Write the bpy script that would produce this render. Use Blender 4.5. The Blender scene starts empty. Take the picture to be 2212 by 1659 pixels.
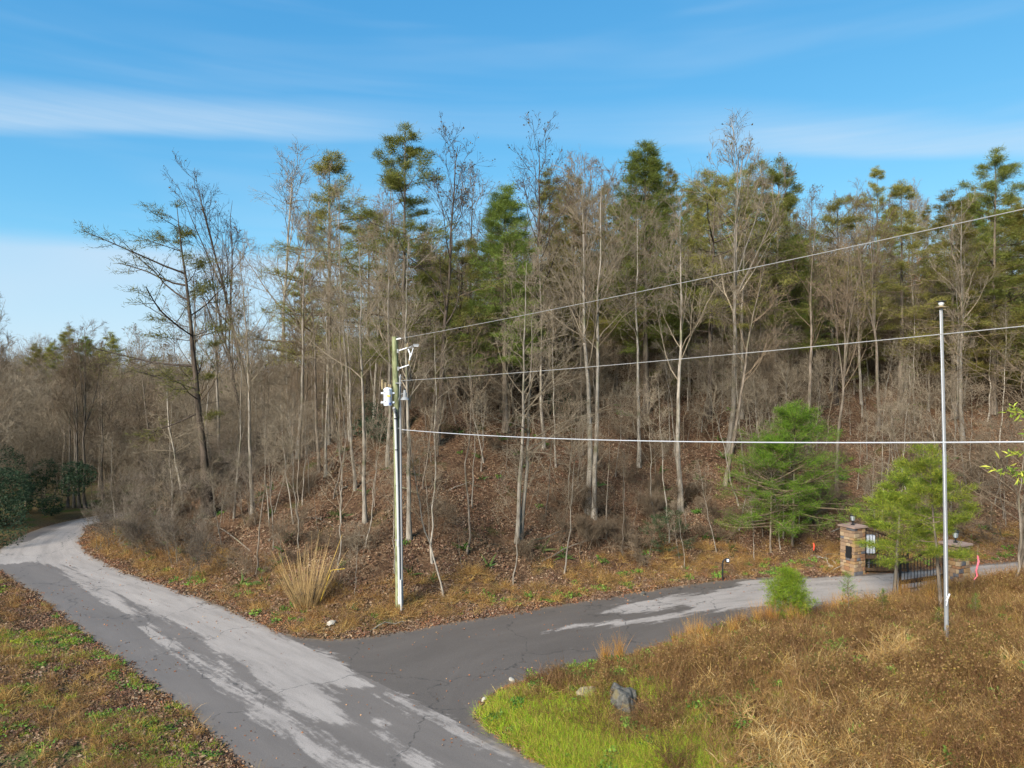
import bpy, math, random
import numpy as np

# ---------------------------------------------------------------- camera, sky, sun, exposure
scene = bpy.context.scene
H = 8.5                     # camera height above the road, metres
F = 1534.0                  # focal length of the survey notes, in 2212-wide picture units
cam_d = bpy.data.cameras.new('camera'); cam = bpy.data.objects.new('camera', cam_d)
scene.collection.objects.link(cam); scene.camera = cam
cam.location = (0, 0, H); cam.rotation_euler = (math.radians(90), 0, 0)
cam_d.sensor_width = 36; cam_d.lens = 36 * F / 2212; cam_d.clip_end = 5000; cam_d.clip_start = 0.1

EXPOSURE = 0.72
SUN_EL, SUN_AZ = math.radians(33), math.radians(-146)     # azimuth from +Y towards +X: behind the camera, to the left
SKY_STRENGTH = 0.108
sun_dir = (math.sin(SUN_AZ) * math.cos(SUN_EL), math.cos(SUN_AZ) * math.cos(SUN_EL), math.sin(SUN_EL))
world = bpy.data.worlds.new('World'); scene.world = world; world.use_nodes = True
wt = world.node_tree; wt.nodes.clear()

class NT:
    """small helper to write node graphs"""
    def __init__(s, tree): s.t = tree
    def n(s, kind, **kw):
        nd = s.t.nodes.new(kind)
        for k, v in kw.items():
            if k == 'ins':
                for a, b in v.items(): s.put(nd.inputs[a], b)
            else: setattr(nd, k, v)
        return nd
    def put(s, sock, v):
        if isinstance(v, bpy.types.NodeSocket): s.t.links.new(v, sock)
        else: sock.default_value = v
    def m(s, op, a, b=None, c=None, clamp=False):
        nd = s.t.nodes.new('ShaderNodeMath'); nd.operation = op; nd.use_clamp = clamp
        for i, v in enumerate((a, b, c)):
            if v is not None: s.put(nd.inputs[i], v)
        return nd.outputs[0]
    def smooth(s, v, lo, hi):
        nd = s.t.nodes.new('ShaderNodeMapRange'); nd.interpolation_type = 'SMOOTHSTEP'
        s.put(nd.inputs[0], v); nd.inputs[1].default_value = lo; nd.inputs[2].default_value = hi
        return nd.outputs[0]
    def mix(s, f, a, b, kind='MIX'):
        nd = s.t.nodes.new('ShaderNodeMix'); nd.data_type = 'RGBA'; nd.blend_type = kind
        s.put(nd.inputs[0], f); s.put(nd.inputs[6], a); s.put(nd.inputs[7], b)
        return nd.outputs[2]
    def noise(s, vec, scale, detail=4, rough=0.55, dist=0.0):
        nd = s.t.nodes.new('ShaderNodeTexNoise')
        if vec is not None: s.put(nd.inputs['Vector'], vec)
        nd.inputs['Scale'].default_value = scale; nd.inputs['Detail'].default_value = detail
        nd.inputs['Roughness'].default_value = rough; nd.inputs['Distortion'].default_value = dist
        return nd.outputs[0]
    def ramp(s, v, stops):
        nd = s.t.nodes.new('ShaderNodeValToRGB'); s.put(nd.inputs[0], v)
        el = nd.color_ramp.elements
        while len(el) < len(stops): el.new(0.5)
        for e, (p, c) in zip(el, stops): e.position = p; e.color = (*c, 1)
        return nd.outputs[0]
    def scalevec(s, vec, xyz):
        nd = s.t.nodes.new('ShaderNodeMapping'); s.put(nd.inputs[0], vec); nd.inputs['Scale'].default_value = xyz
        return nd.outputs[0]

W = NT(wt)
sky = W.n('ShaderNodeTexSky', sky_type='NISHITA', sun_disc=False, sun_elevation=SUN_EL, sun_rotation=SUN_AZ,
          air_density=1.0, dust_density=0.35, ozone_density=3.0, altitude=400)
tc = W.n('ShaderNodeTexCoord').outputs['Generated']
sep = W.n('ShaderNodeSeparateXYZ', ins={0: tc})
X_, Y_, Z_ = sep.outputs
rad = W.m('SQRT', W.m('ADD', W.m('MULTIPLY', X_, X_), W.m('MULTIPLY', Y_, Y_)))
el = W.m('DIVIDE', Z_, rad); az = W.m('ARCTAN2', X_, Y_)
cvec = W.n('ShaderNodeCombineXYZ', ins={0: W.m('MULTIPLY', az, 1.1), 1: W.m('MULTIPLY', el, 9.0), 2: 3.7}).outputs[0]
n1 = W.noise(cvec, 1.6, 3, 0.5, 0.35)
cvec2 = W.n('ShaderNodeCombineXYZ', ins={0: W.m('MULTIPLY', az, 1.0), 1: W.m('MULTIPLY', el, 3.0), 2: 9.1}).outputs[0]
n2 = W.noise(cvec2, 2.3, 1, 0.5)
# long cirrus band, wavering, sharp underneath and feathered on top
azq = W.m('ADD', az, 0.08)
centre = W.m('SUBTRACT', 0.352, W.m('MULTIPLY', W.m('MULTIPLY', azq, azq), 0.17))
e1 = W.m('SUBTRACT', W.m('ADD', el, W.m('MULTIPLY', W.m('SUBTRACT', n1, 0.5), 0.05)), centre)
band = W.m('MULTIPLY', W.smooth(e1, -0.022, 0.0), W.m('SUBTRACT', 1.0, W.smooth(e1, 0.005, 0.06)))
band = W.m('MULTIPLY', band, W.m('ADD', 0.35, W.smooth(W.m('ABSOLUTE', W.m('ADD', az, -0.03)), 0.08, 0.40)))
fib = W.noise(W.n('ShaderNodeCombineXYZ', ins={0: W.m('MULTIPLY', az, 3.0), 1: W.m('MULTIPLY', W.m('ADD', el, W.m('MULTIPLY', az, 0.03)), 60.0), 2: 1.0}).outputs[0], 1.5, 3, 0.6)
band = W.m('MULTIPLY', band, W.m('ADD', 0.55, W.m('MULTIPLY', fib, 0.9)))
veil = W.m('MULTIPLY', W.smooth(n1, 0.45, 0.85), 0.22)
low = W.m('SUBTRACT', 1.0, W.smooth(W.m('ADD', el, W.m('MULTIPLY', W.m('SUBTRACT', n1, 0.5), 0.04)), 0.155, 0.188))
low = W.m('MULTIPLY', low, W.m('ADD', 0.62, W.m('MULTIPLY', W.smooth(n2, 0.35, 0.65), 0.3)))
cl = W.m('MAXIMUM', W.m('MULTIPLY', band, 0.37), W.m('MAXIMUM', veil, low), clamp=True)
G_ = SKY_STRENGTH * 2 ** EXPOSURE
sc_ = W.n('ShaderNodeSeparateColor', ins={0: sky.outputs[0]}).outputs
def tone(c, p, k): return W.m('MULTIPLY', W.m('POWER', W.m('MULTIPLY', c, G_), p), k / G_)
hs = W.n('ShaderNodeCombineColor', ins={0: tone(sc_[0], 1.2, 0.74), 1: tone(sc_[1], 0.70, 0.865), 2: tone(sc_[2], 0.45, 0.98)}).outputs[0]
skycol = W.mix(cl, hs, (0.62 / G_, 0.78 / G_, 0.94 / G_, 1))
bg = W.n('ShaderNodeBackground', ins={0: skycol, 1: SKY_STRENGTH})
W.t.links.new(bg.outputs[0], W.n('ShaderNodeOutputWorld').inputs[0])

sun_l = bpy.data.lights.new('sun', 'SUN'); sun_l.energy = 5.0; sun_l.angle = math.radians(22); sun_l.color = (1.0, 0.94, 0.86)
sun = bpy.data.objects.new('sun', sun_l); scene.collection.objects.link(sun)
from mathutils import Vector
sun.rotation_euler = Vector(sun_dir).to_track_quat('Z', 'Y').to_euler(); sun.location = (-30, -30, 60)
vs = scene.view_settings
vs.view_transform = 'Standard'; vs.look = 'None'; vs.gamma = 1; vs.use_curve_mapping = False; vs.exposure = EXPOSURE
scene.render.film_transparent = False
scene.cycles.max_bounces = 3; scene.cycles.diffuse_bounces = 2; scene.cycles.glossy_bounces = 2; scene.cycles.transmission_bounces = 2; scene.cycles.transparent_max_bounces = 4
scene.cycles.use_adaptive_sampling = True; scene.cycles.adaptive_threshold = 0.06

# ---------------------------------------------------------------- helpers
C = scene.collection
R = np.random.default_rng(7)
random.seed(7)

def flat(u, v, z=0.0):
    """the spot on a level sheet at height z that the survey point (u, v) marks"""
    y = F * (H - z) / (v - 830.0)
    return ((u - 1106.0) / F * y, y)
def at(u, v, y):
    return np.array([(u - 1106.0) / F * y, y, H - (v - 830.0) / F * y])

def mesh(name, verts, faces, col=None, smooth=False, uv=None):
    """faces: (n,k) int array or list of such arrays"""
    me = bpy.data.meshes.new(name)
    verts = np.asarray(verts, np.float32).reshape(-1, 3)
    fl = faces if isinstance(faces, list) else [faces]
    fl = [np.asarray(f, np.int32) for f in fl if len(f)]
    me.vertices.add(len(verts)); me.vertices.foreach_set('co', verts.ravel())
    loops = np.concatenate([f.ravel() for f in fl])
    tot = np.concatenate([np.full(len(f), f.shape[1], np.int32) for f in fl])
    start = np.concatenate([[0], np.cumsum(tot)[:-1]]).astype(np.int32)
    me.loops.add(len(loops)); me.loops.foreach_set('vertex_index', loops)
    me.polygons.add(len(tot)); me.polygons.foreach_set('loop_start', start); me.polygons.foreach_set('loop_total', tot)
    me.polygons.foreach_set('use_smooth', np.full(len(tot), smooth, bool))
    if col is not None:
        col = np.asarray(col, np.float32)
        if col.shape[1] == 3: col = np.concatenate([col, np.ones((len(col), 1), np.float32)], 1)
        a = me.color_attributes.new('tint', 'FLOAT_COLOR', 'POINT'); a.data.foreach_set('color', col.ravel())
    if uv is not None:
        a = me.attributes.new('st', 'FLOAT2', 'POINT'); a.data.foreach_set('vector', np.asarray(uv, np.float32).ravel())
    me.update(calc_edges=True)
    return me

def obj(name, me, mat=None, parent=None, loc=None, **props):
    if mat is not None and not len(me.materials): me.materials.append(mat)
    o = bpy.data.objects.new(name, me); C.objects.link(o)
    if parent is not None: o.parent = parent
    if loc is not None: o.location = loc
    for k, v in props.items(): o[k] = v
    return o
def thing(name, label, cat, loc=(0, 0, 0), group=None):
    o = bpy.data.objects.new(name, None); C.objects.link(o); o.location = loc; o.empty_display_size = 0.3
    o['label'] = label; o['category'] = cat
    if group: o['group'] = group
    return o

def frames(P):
    T = np.gradient(P, axis=1); T /= np.linalg.norm(T, axis=2, keepdims=True) + 1e-9
    ref = np.where(np.abs(T[..., 2:3]) > 0.9, np.array([1.0, 0, 0]), np.array([0, 0, 1.0]))
    ref = np.broadcast_to(ref[:, :1], T.shape)
    A = np.cross(T, ref); A /= np.linalg.norm(A, axis=2, keepdims=True) + 1e-9
    return T, A, np.cross(T, A)
def tubes(P, Rr, sides=3):
    """P (B,n,3), Rr (B,n) -> verts, quads"""
    P = np.asarray(P, float); Rr = np.asarray(Rr, float)
    B, n, _ = P.shape
    T, A, Bn = frames(P)
    th = np.arange(sides) * 2 * np.pi / sides
    V = P[:, :, None] + Rr[:, :, None, None] * (np.cos(th)[:, None] * A[:, :, None] + np.sin(th)[:, None] * Bn[:, :, None])
    b = np.arange(B)[:, None, None] * n * sides; i = np.arange(n - 1)[None, :, None] * sides
    k = np.arange(sides)[None, None]; k2 = (k + 1) % sides
    Q = np.stack([b + i + k, b + i + k2, b + i + sides + k2, b + i + sides + k], -1).reshape(-1, 4)
    return V.reshape(-1, 3), Q
def join(parts):
    vs_, fs, o = [], [], 0
    for v, f in parts:
        vs_.append(v); fs.append(np.asarray(f) + o); o += len(v)
    return np.concatenate(vs_), fs
def cap_tube(pts, r, sides=12):
    P = np.asarray(pts, float)[None]; rr = np.broadcast_to(np.asarray(r, float), (P.shape[1],))[None]
    v, q = tubes(P, rr, sides); n = len(v)
    return v, [q, np.arange(sides)[None, ::-1], (np.arange(sides) + n - sides)[None]]
def multi(parts):
    """join (verts, [faces...]) pieces that belong to one part"""
    vs_, fs, o = [], [], 0
    for v, f in parts:
        fl = f if isinstance(f, list) else [f]
        vs_.append(v)
        for x in fl: fs.append(np.asarray(x) + o)
        o += len(v)
    by = {}
    for f in fs: by.setdefault(f.shape[1], []).append(f)
    return np.concatenate(vs_), [np.concatenate(x) for x in by.values()]
BOXF = np.array([[0, 3, 2, 1], [4, 5, 6, 7], [0, 1, 5, 4], [1, 2, 6, 5], [2, 3, 7, 6], [3, 0, 4, 7]])
def box(c, s, rz=0.0):
    c = np.array(c, float); s = np.array(s, float) / 2
    v = np.array([[-1, -1, -1], [1, -1, -1], [1, 1, -1], [-1, 1, -1], [-1, -1, 1], [1, -1, 1], [1, 1, 1], [-1, 1, 1]]) * s
    ca, sa = math.cos(rz), math.sin(rz)
    v = np.stack([v[:, 0] * ca - v[:, 1] * sa, v[:, 0] * sa + v[:, 1] * ca, v[:, 2]], 1)
    return v + c, [BOXF]
def lathe(prof, c=(0, 0, 0), sides=16):
    P = np.array([[0, 0, z] for r, z in prof], float)
    th = np.arange(sides) * 2 * np.pi / sides
    v = np.stack([np.outer([p[0] for p in prof], np.cos(th)), np.outer([p[0] for p in prof], np.sin(th)),
                  np.repeat(np.array([[p[1]] for p in prof]), sides, 1)], -1).reshape(-1, 3) + np.array(c)
    n = len(prof); i = np.arange(n - 1)[:, None] * sides; k = np.arange(sides)[None]; k2 = (k + 1) % sides
    q = np.stack([i + k, i + k2, i + sides + k2, i + sides + k], -1).reshape(-1, 4)
    return v, [q, np.arange(sides)[None, ::-1], (np.arange(sides) + (n - 1) * sides)[None]]
def ribbons(P, width, side, taper=True):
    """grass blades: P (B,n,3), width (B,), side (B,3)"""
    B, n, _ = P.shape
    w = np.linspace(1, 0.12, n) if taper else np.array([0.4, 1.0, 0.9, 0.2][:n]) if n <= 4 else np.ones(n)
    off = side[:, None] * (width[:, None] * w[None])[..., None] * 0.5
    V = np.stack([P - off, P + off], 2).reshape(-1, 3)
    b = np.arange(B)[:, None] * 2 * n; i = np.arange(n - 1)[None] * 2
    Q = np.stack([b + i, b + i + 1, b + i + 3, b + i + 2], -1).reshape(-1, 4)
    return V, Q
def unit(v): return v / (np.linalg.norm(v, axis=-1, keepdims=True) + 1e-9)

_lat = R.random((256, 256))
def vnoise(x, y):
    x = np.asarray(x, float); y = np.asarray(y, float)
    xi = np.floor(x).astype(int); yi = np.floor(y).astype(int); fx = x - xi; fy = y - yi
    fx = fx * fx * (3 - 2 * fx); fy = fy * fy * (3 - 2 * fy)
    g = lambda a, b: _lat[a & 255, b & 255]
    return (g(xi, yi) * (1 - fx) + g(xi + 1, yi) * fx) * (1 - fy) + (g(xi, yi + 1) * (1 - fx) + g(xi + 1, yi + 1) * fx) * fy
def fbm(x, y, o=4):
    s, a = 0, 0.5
    for k in range(o): s = s + a * vnoise(x * 2 ** k + 17.3 * k, y * 2 ** k + 5.1 * k); a *= 0.5
    return s
def sdist(x, y, poly):
    """signed distance, positive inside the polygon"""
    x = np.asarray(x, float); y = np.asarray(y, float); sh = x.shape
    x = x.ravel(); y = y.ravel(); d = np.full(x.shape, 1e18); ins = np.zeros(x.shape, bool)
    p = np.asarray(poly, float)
    if x.size <= 64:                                   # few points: all edges at once
        q = np.roll(p, -1, 0); e = q - p
        X, Y = x[:, None], y[:, None]
        t = np.clip(((X - p[:, 0]) * e[:, 0] + (Y - p[:, 1]) * e[:, 1]) / ((e ** 2).sum(1) + 1e-12), 0, 1)
        d = ((X - p[:, 0] - t * e[:, 0]) ** 2 + (Y - p[:, 1] - t * e[:, 1]) ** 2).min(1)
        c = (p[:, 1] > Y) != (q[:, 1] > Y)
        ins = (c & (X < e[:, 0] * (Y - p[:, 1]) / np.where(e[:, 1] == 0, 1e-12, e[:, 1]) + p[:, 0])).sum(1) % 2 == 1
        return (np.where(ins, 1, -1) * np.sqrt(d)).reshape(sh)
    for (ax, ay), (bx, by) in zip(p, np.roll(p, -1, 0)):
        ex, ey = bx - ax, by - ay
        t = np.clip(((x - ax) * ex + (y - ay) * ey) / (ex * ex + ey * ey + 1e-12), 0, 1)
        d = np.minimum(d, (x - ax - t * ex) ** 2 + (y - ay - t * ey) ** 2)
        c = (ay > y) != (by > y)
        with np.errstate(divide='ignore', invalid='ignore'):
            ins ^= c & (x < ex * (y - ay) / (ey if ey else 1e-12) + ax)
    return (np.where(ins, 1, -1) * np.sqrt(d)).reshape(sh)
def spline(pts, step=0.25):
    p = np.asarray(pts, float); out = []
    q = np.vstack([2 * p[0] - p[1], p, 2 * p[-1] - p[-2]])
    for i in range(1, len(q) - 2):
        n = max(2, int(np.linalg.norm(q[i + 1] - q[i]) / step))
        t = np.linspace(0, 1, n, endpoint=False)[:, None]
        out.append(0.5 * (2 * q[i] + (q[i + 1] - q[i - 1]) * t + (2 * q[i - 1] - 5 * q[i] + 4 * q[i + 1] - q[i + 2]) * t ** 2
                          + (3 * q[i] - q[i - 1] - 3 * q[i + 1] + q[i + 2]) * t ** 3))
    out.append(p[-1:]); return np.concatenate(out)
def resample(p, n):
    s = np.concatenate([[0], np.cumsum(np.linalg.norm(np.diff(p, axis=0), axis=1))])
    t = np.linspace(0, s[-1], n); return np.stack([np.interp(t, s, p[:, k]) for k in range(p.shape[1])], 1)

# ---------------------------------------------------------------- materials
def material(name, rough=0.8, spec=0.25):
    m = bpy.data.materials.new(name); m.use_nodes = True
    t = NT(m.node_tree); b = m.node_tree.nodes['Principled BSDF']
    b.inputs['Roughness'].default_value = rough; b.inputs['Specular IOR Level'].default_value = spec
    return m, t, b
def plain(name, col, rough=0.6, metal=0.0, spec=0.4, vary=0.12, scale=8.0):
    m, t, b = material(name, rough, spec); b.inputs['Metallic'].default_value = metal
    co = t.n('ShaderNodeTexCoord').outputs['Object']
    n = t.noise(co, scale, 5, 0.6)
    c = t.mix(n, tuple(x * (1 - vary) for x in col) + (1,), tuple(min(1, x * (1 + vary)) for x in col) + (1,))
    t.put(b.inputs['Base Color'], c)
    bp = t.n('ShaderNodeBump', ins={'Strength': 0.15, 'Height': n}); t.put(b.inputs['Normal'], bp.outputs[0])
    return m
def tinted(name, trans=0.3, rough=0.8, spec=0.2):
    """leaf or blade: takes each piece's own tint, lets some light through"""
    m, t, b = material(name, rough, spec)
    a = t.n('ShaderNodeAttribute', attribute_name='tint').outputs['Color']
    oi = t.n('ShaderNodeObjectInfo').outputs['Random']
    hs = t.n('ShaderNodeHueSaturation', ins={'Hue': t.m('ADD', 0.49, t.m('MULTIPLY', oi, 0.02)), 'Value': t.m('ADD', 0.8, t.m('MULTIPLY', oi, 0.4)), 'Color': a}).outputs[0]
    t.put(b.inputs['Base Color'], hs)
    if trans:
        tr = t.n('ShaderNodeBsdfTranslucent', ins={0: hs}); mx = t.n('ShaderNodeMixShader', ins={0: trans})
        t.t.links.new(b.outputs[0], mx.inputs[1]); t.t.links.new(tr.outputs[0], mx.inputs[2])
        t.t.links.new(mx.outputs[0], m.node_tree.nodes['Material Output'].inputs[0])
    return m
def bark(name, pale, dark, moss=0.0, sc=1.0):
    m, t, b = material(name, 0.9, 0.1)
    co = t.n('ShaderNodeTexCoord').outputs['Object']
    oi = t.n('ShaderNodeObjectInfo').outputs['Random']
    n = t.noise(t.scalevec(co, (9 * sc, 9 * sc, 1.6 * sc)), 1.0, 6, 0.65)
    n2 = t.noise(co, 0.9, 3, 0.5)
    c = t.mix(t.smooth(n, 0.36, 0.62), (*dark, 1), (*pale, 1))
    c = t.mix(t.m('MULTIPLY', t.smooth(n2, 0.5, 0.7), moss), c, (0.10, 0.11, 0.035, 1))
    v = t.m('ADD', 0.72, t.m('MULTIPLY', oi, 0.56))
    c = t.n('ShaderNodeHueSaturation', ins={'Value': v, 'Color': c}).outputs[0]
    t.put(b.inputs['Base Color'], c)
    bp = t.n('ShaderNodeBump', ins={'Strength': 0.5, 'Distance': 0.03, 'Height': n}); t.put(b.inputs['Normal'], bp.outputs[0])
    return m

M_bark_pale = bark('bark_pale', (0.34, 0.295, 0.235), (0.165, 0.138, 0.105), 0.6)
M_bark_brown = bark('bark_brown', (0.23, 0.185, 0.14), (0.10, 0.078, 0.056), 0.4)
M_bark_dark = bark('bark_dark', (0.115, 0.088, 0.066), (0.045, 0.034, 0.026), 0.2)
M_twig_pale = bark('twig_pale', (0.28, 0.225, 0.155), (0.17, 0.134, 0.09))
M_twig_brown = bark('twig_brown', (0.21, 0.155, 0.10), (0.125, 0.09, 0.058))
M_twig_dark = bark('twig_dark', (0.10, 0.078, 0.06), (0.05, 0.038, 0.03))
M_needle = tinted('needles', 0.45, 0.6, 0.25)
M_leaf = tinted('leaves', 0.3, 0.7, 0.25)
M_grass = tinted('blades', 0.35, 0.7, 0.2)
M_litter = tinted('leaf_litter', 0.1, 0.85, 0.15)
M_stone_grey, _t, _b = material('grey_stone', 0.95, 0.08)
_co = _t.n('ShaderNodeTexCoord').outputs['Object']; _n = _t.noise(_co, 6, 8, .7); _l = _t.noise(_co, 2.6, 4, .6)
_c = _t.ramp(_n, [(.3, (.035, .034, .032)), (.5, (.115, .108, .092)), (.7, (.21, .198, .17))])
_c = _t.mix(_t.smooth(_l, .52, .64), _c, (.15, .125, .07, 1))
_t.put(_b.inputs['Base Color'], _c); _t.put(_b.inputs['Normal'], _t.n('ShaderNodeBump', ins={'Strength': 1.0, 'Distance': .06, 'Height': _n}).outputs[0])
M_stone_white = plain('pale_stone', (0.42, 0.38, 0.31), 0.85, vary=0.25, scale=9)

# ---------------------------------------------------------------- ground plan (from survey points)
OUT = [flat(*p) for p in [(530, 1659), (430, 1560), (270, 1440), (130, 1330), (60, 1275), (0, 1236)]]
OUT = [(OUT[0][0] + 12.5, OUT[0][1] - 10.0), (OUT[0][0] + 6, OUT[0][1] - 4.8)] + OUT + [(-25.0, 33.8), (-26.1, 36.0), (-27.0, 38.4), (-27.6, 40.6), (-27.7, 43.2), (-26.7, 45.9), (-24.4, 48.0), (-21.5, 49.8)]
INN = [flat(*p) for p in [(1190, 1659), (1000, 1566), (820, 1477), (680, 1407), (570, 1350), (480, 1310), (370, 1270), (280, 1240), (225, 1214), (188, 1190), (172, 1172), (182, 1152), (205, 1133)]]
INN = [(INN[0][0] + 12, INN[0][1] - 10.0), (INN[0][0] + 6, INN[0][1] - 5.0)] + INN + [(-23.0, 45.2), (-21.2, 46.8), (-19.5, 47.8)]
out_l, inn_l = spline(OUT), spline(INN)
DFAR = [flat(*p) for p in [(520, 1385), (600, 1366), (650, 1377), (720, 1381), (800, 1374), (870, 1363), (1000, 1340), (1100, 1325), (1300, 1292), (1500, 1261), (1640, 1248), (1760, 1244), (1850, 1241), (1940, 1234), (2080, 1222), (2212, 1210), (2400, 1196)]]
DNEAR = [flat(*p) for p in [(880, 1560), (1100, 1625), (1122, 1618), (1075, 1590), (1045, 1566), (1030, 1543), (1045, 1512), (1100, 1480), (1210, 1452), (1330, 1424), (1430, 1392), (1540, 1366), (1680, 1342), (1800, 1324), (1920, 1305), (2080, 1285), (2212, 1270), (2400, 1250)]]
dfar_l, dnear_l = spline(DFAR), spline(DNEAR)
main_poly = np.vstack([resample(out_l, 120), resample(inn_l, 120)[::-1]])
drive_poly = np.vstack([resample(dfar_l, 70), resample(dnear_l, 90)[::-1]])
hill_poly = np.array([tuple(p) for p in resample(spline(INN[6:]), 40)] + [(-36, 85), (-36, 400), (500, 400), (500, 45)] + [tuple(p) for p in resample(dfar_l, 40)[::-1]])
mound_poly = np.array([INN[2]] + [tuple(p) for p in resample(spline(DNEAR[2:]), 60)] + [(200, 45), (200, -60), (25, -60)] + [(INN[0][0] + 1, INN[0][1]), INN[1]])

def road_d(x, y): return np.maximum(sdist(x, y, main_poly), sdist(x, y, drive_poly))
def terrain(x, y, rd=None):
    x = np.asarray(x, float); y = np.asarray(y, float)
    dh = sdist(x, y, hill_poly); dm = sdist(x, y, mound_poly)
    rd = -road_d(x, y) if rd is None else -rd          # distance outside pavement
    bump = fbm(x * 0.35, y * 0.35, 4) - 0.47
    z = np.where(dh > 0, np.interp(dh, [0, .8, 2.2, 6, 12, 20, 30, 42, 70, 200], [0, .05, .40, 2.2, 5.5, 9.8, 14.2, 17.0, 18, 18]), 0.0)
    z = z + np.where(dh > 1, bump * np.clip((dh - 1) * 0.35, 0, 1.6), 0)
    zm = np.interp(dm, [0, .35, 1.5, 3.5, 8, 16, 40], [0, .10, .45, .78, 1.15, 1.7, 2.0])
    zm = zm + np.clip((x - 7) * 0.05, 0, 0.8) * np.clip(dm * 0.3, 0, 1) + bump * np.clip(dm * 0.4, 0, 0.7)
    z = np.where((dm > 0) & (dh <= 0), zm, z)
    left = (dh <= 0) & (dm <= 0)
    # the verge left of the road: rough ground, then a shallow valley and a far slope
    zl = np.interp(rd, [0, .5, 2, 6, 14, 30, 60, 110, 200, 400], [0, .04, .16, .35, .1, -.4, 2.0, 8.0, 12, 14])
    zl = zl + bump * np.clip(rd * 0.3, 0, 0.5)
    z = np.where(left & (rd > 0), zl, z)
    return np.where(rd > 0, z + 0.02 * np.clip(rd / 0.3, 0, 1) - 0.012, -0.05)
def hit(u, v):
    ys = np.arange(9, 220, 0.1); xs = (u - 1106) / F * ys; zs = H - (v - 830) / F * ys
    below = zs <= terrain(xs, ys)
    k = int(np.argmax(below)) if below.any() else len(ys) - 1
    return xs[k], ys[k], float(terrain(xs[k:k + 1], ys[k:k + 1])[0])

# ---------------------------------------------------------------- ground sheet
def axis(lo, hi, step, far):
    core = list(np.arange(lo, hi, step)); s = step; a = [lo]
    while a[-1] > -far: s *= 1.22; a.append(a[-1] - s)
    s = step; b = [hi]
    while b[-1] < far: s *= 1.22; b.append(b[-1] + s)
    return np.array(sorted(set(np.round(a[1:] + core + b, 3))))
gx, gy = axis(-34, 34, 0.32, 1500), axis(8, 70, 0.32, 1500)
GX, GY = np.meshgrid(gx, gy, indexing='ij')
RD = road_d(GX, GY)
GZ = terrain(GX, GY, RD)
nx, ny = len(gx), len(gy)
idx = np.arange(nx * ny).reshape(nx, ny)
gq = np.stack([idx[:-1, :-1], idx[1:, :-1], idx[1:, 1:], idx[:-1, 1:]], -1).reshape(-1, 4)
dhG, dmG = sdist(GX, GY, hill_poly), sdist(GX, GY, mound_poly)
edge = np.clip(1 - np.abs(-RD) / 2.2, 0, 1)
moist = np.stack([np.clip(dhG / 6, 0, 1), np.clip(dmG / 2, 0, 1), edge], -1).reshape(-1, 3)
gm, gt, gb = material('ground_soil_and_litter', 0.95, 0.1)
co = gt.n('ShaderNodeTexCoord').outputs['Object']
zone = gt.n('ShaderNodeSeparateColor', ins={0: gt.n('ShaderNodeAttribute', attribute_name='tint').outputs['Color']}).outputs
nA = gt.noise(co, 0.55, 5, 0.6); nB = gt.noise(co, 5.0, 5, 0.7); nC = gt.noise(co, 22.0, 4, 0.7)
vor = gt.n('ShaderNodeTexVoronoi', ins={'Vector': co, 'Scale': 11.0, 'Randomness': 1.0})
leafc = gt.ramp(gt.n('ShaderNodeSeparateColor', ins={0: vor.outputs['Color']}).outputs[0],
                [(0.0, (0.045, 0.024, 0.014)), (0.3, (0.10, 0.052, 0.028)), (0.55, (0.145, 0.078, 0.043)), (0.8, (0.19, 0.11, 0.06)), (1.0, (0.26, 0.17, 0.10))])
soil = gt.ramp(nB, [(0.25, (0.035, 0.022, 0.013)), (0.55, (0.095, 0.058, 0.032)), (0.8, (0.19, 0.125, 0.065))])
hillc = gt.mix(0.62, soil, leafc)
hillc = gt.mix(gt.smooth(nA, 0.56, 0.72), hillc, gt.mix(nC, (0.035, 0.038, 0.012, 1), (0.10, 0.10, 0.03, 1)))
grassy = gt.ramp(nC, [(0.3, (0.05, 0.036, 0.016)), (0.5, (0.14, 0.10, 0.045)), (0.75, (0.24, 0.18, 0.085))])
grassy = gt.mix(gt.smooth(gt.noise(co, 0.9, 4, 0.6), 0.5, 0.66), grassy, gt.mix(nB, (0.05, 0.07, 0.015, 1), (0.13, 0.16, 0.04, 1)))
base = gt.mix(gt.smooth(zone[0], 0.05, 0.35), grassy, hillc)
base = gt.mix(gt.m('MULTIPLY', gt.smooth(zone[2], 0.55, 0.95), 0.75), base, gt.mix(0.5, leafc, soil))
gt.put(gb.inputs['Base Color'], base)
hgt = gt.m('ADD', gt.m('MULTIPLY', vor.outputs['Distance'], 0.6), nC)
gt.put(gb.inputs['Normal'], gt.n('ShaderNodeBump', ins={'Strength': 0.9, 'Distance': 0.06, 'Height': hgt}).outputs[0])
obj('ground', mesh('ground', np.stack([GX, GY, GZ], -1).reshape(-1, 3), gq, col=moist, smooth=True), gm, kind='structure')

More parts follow.
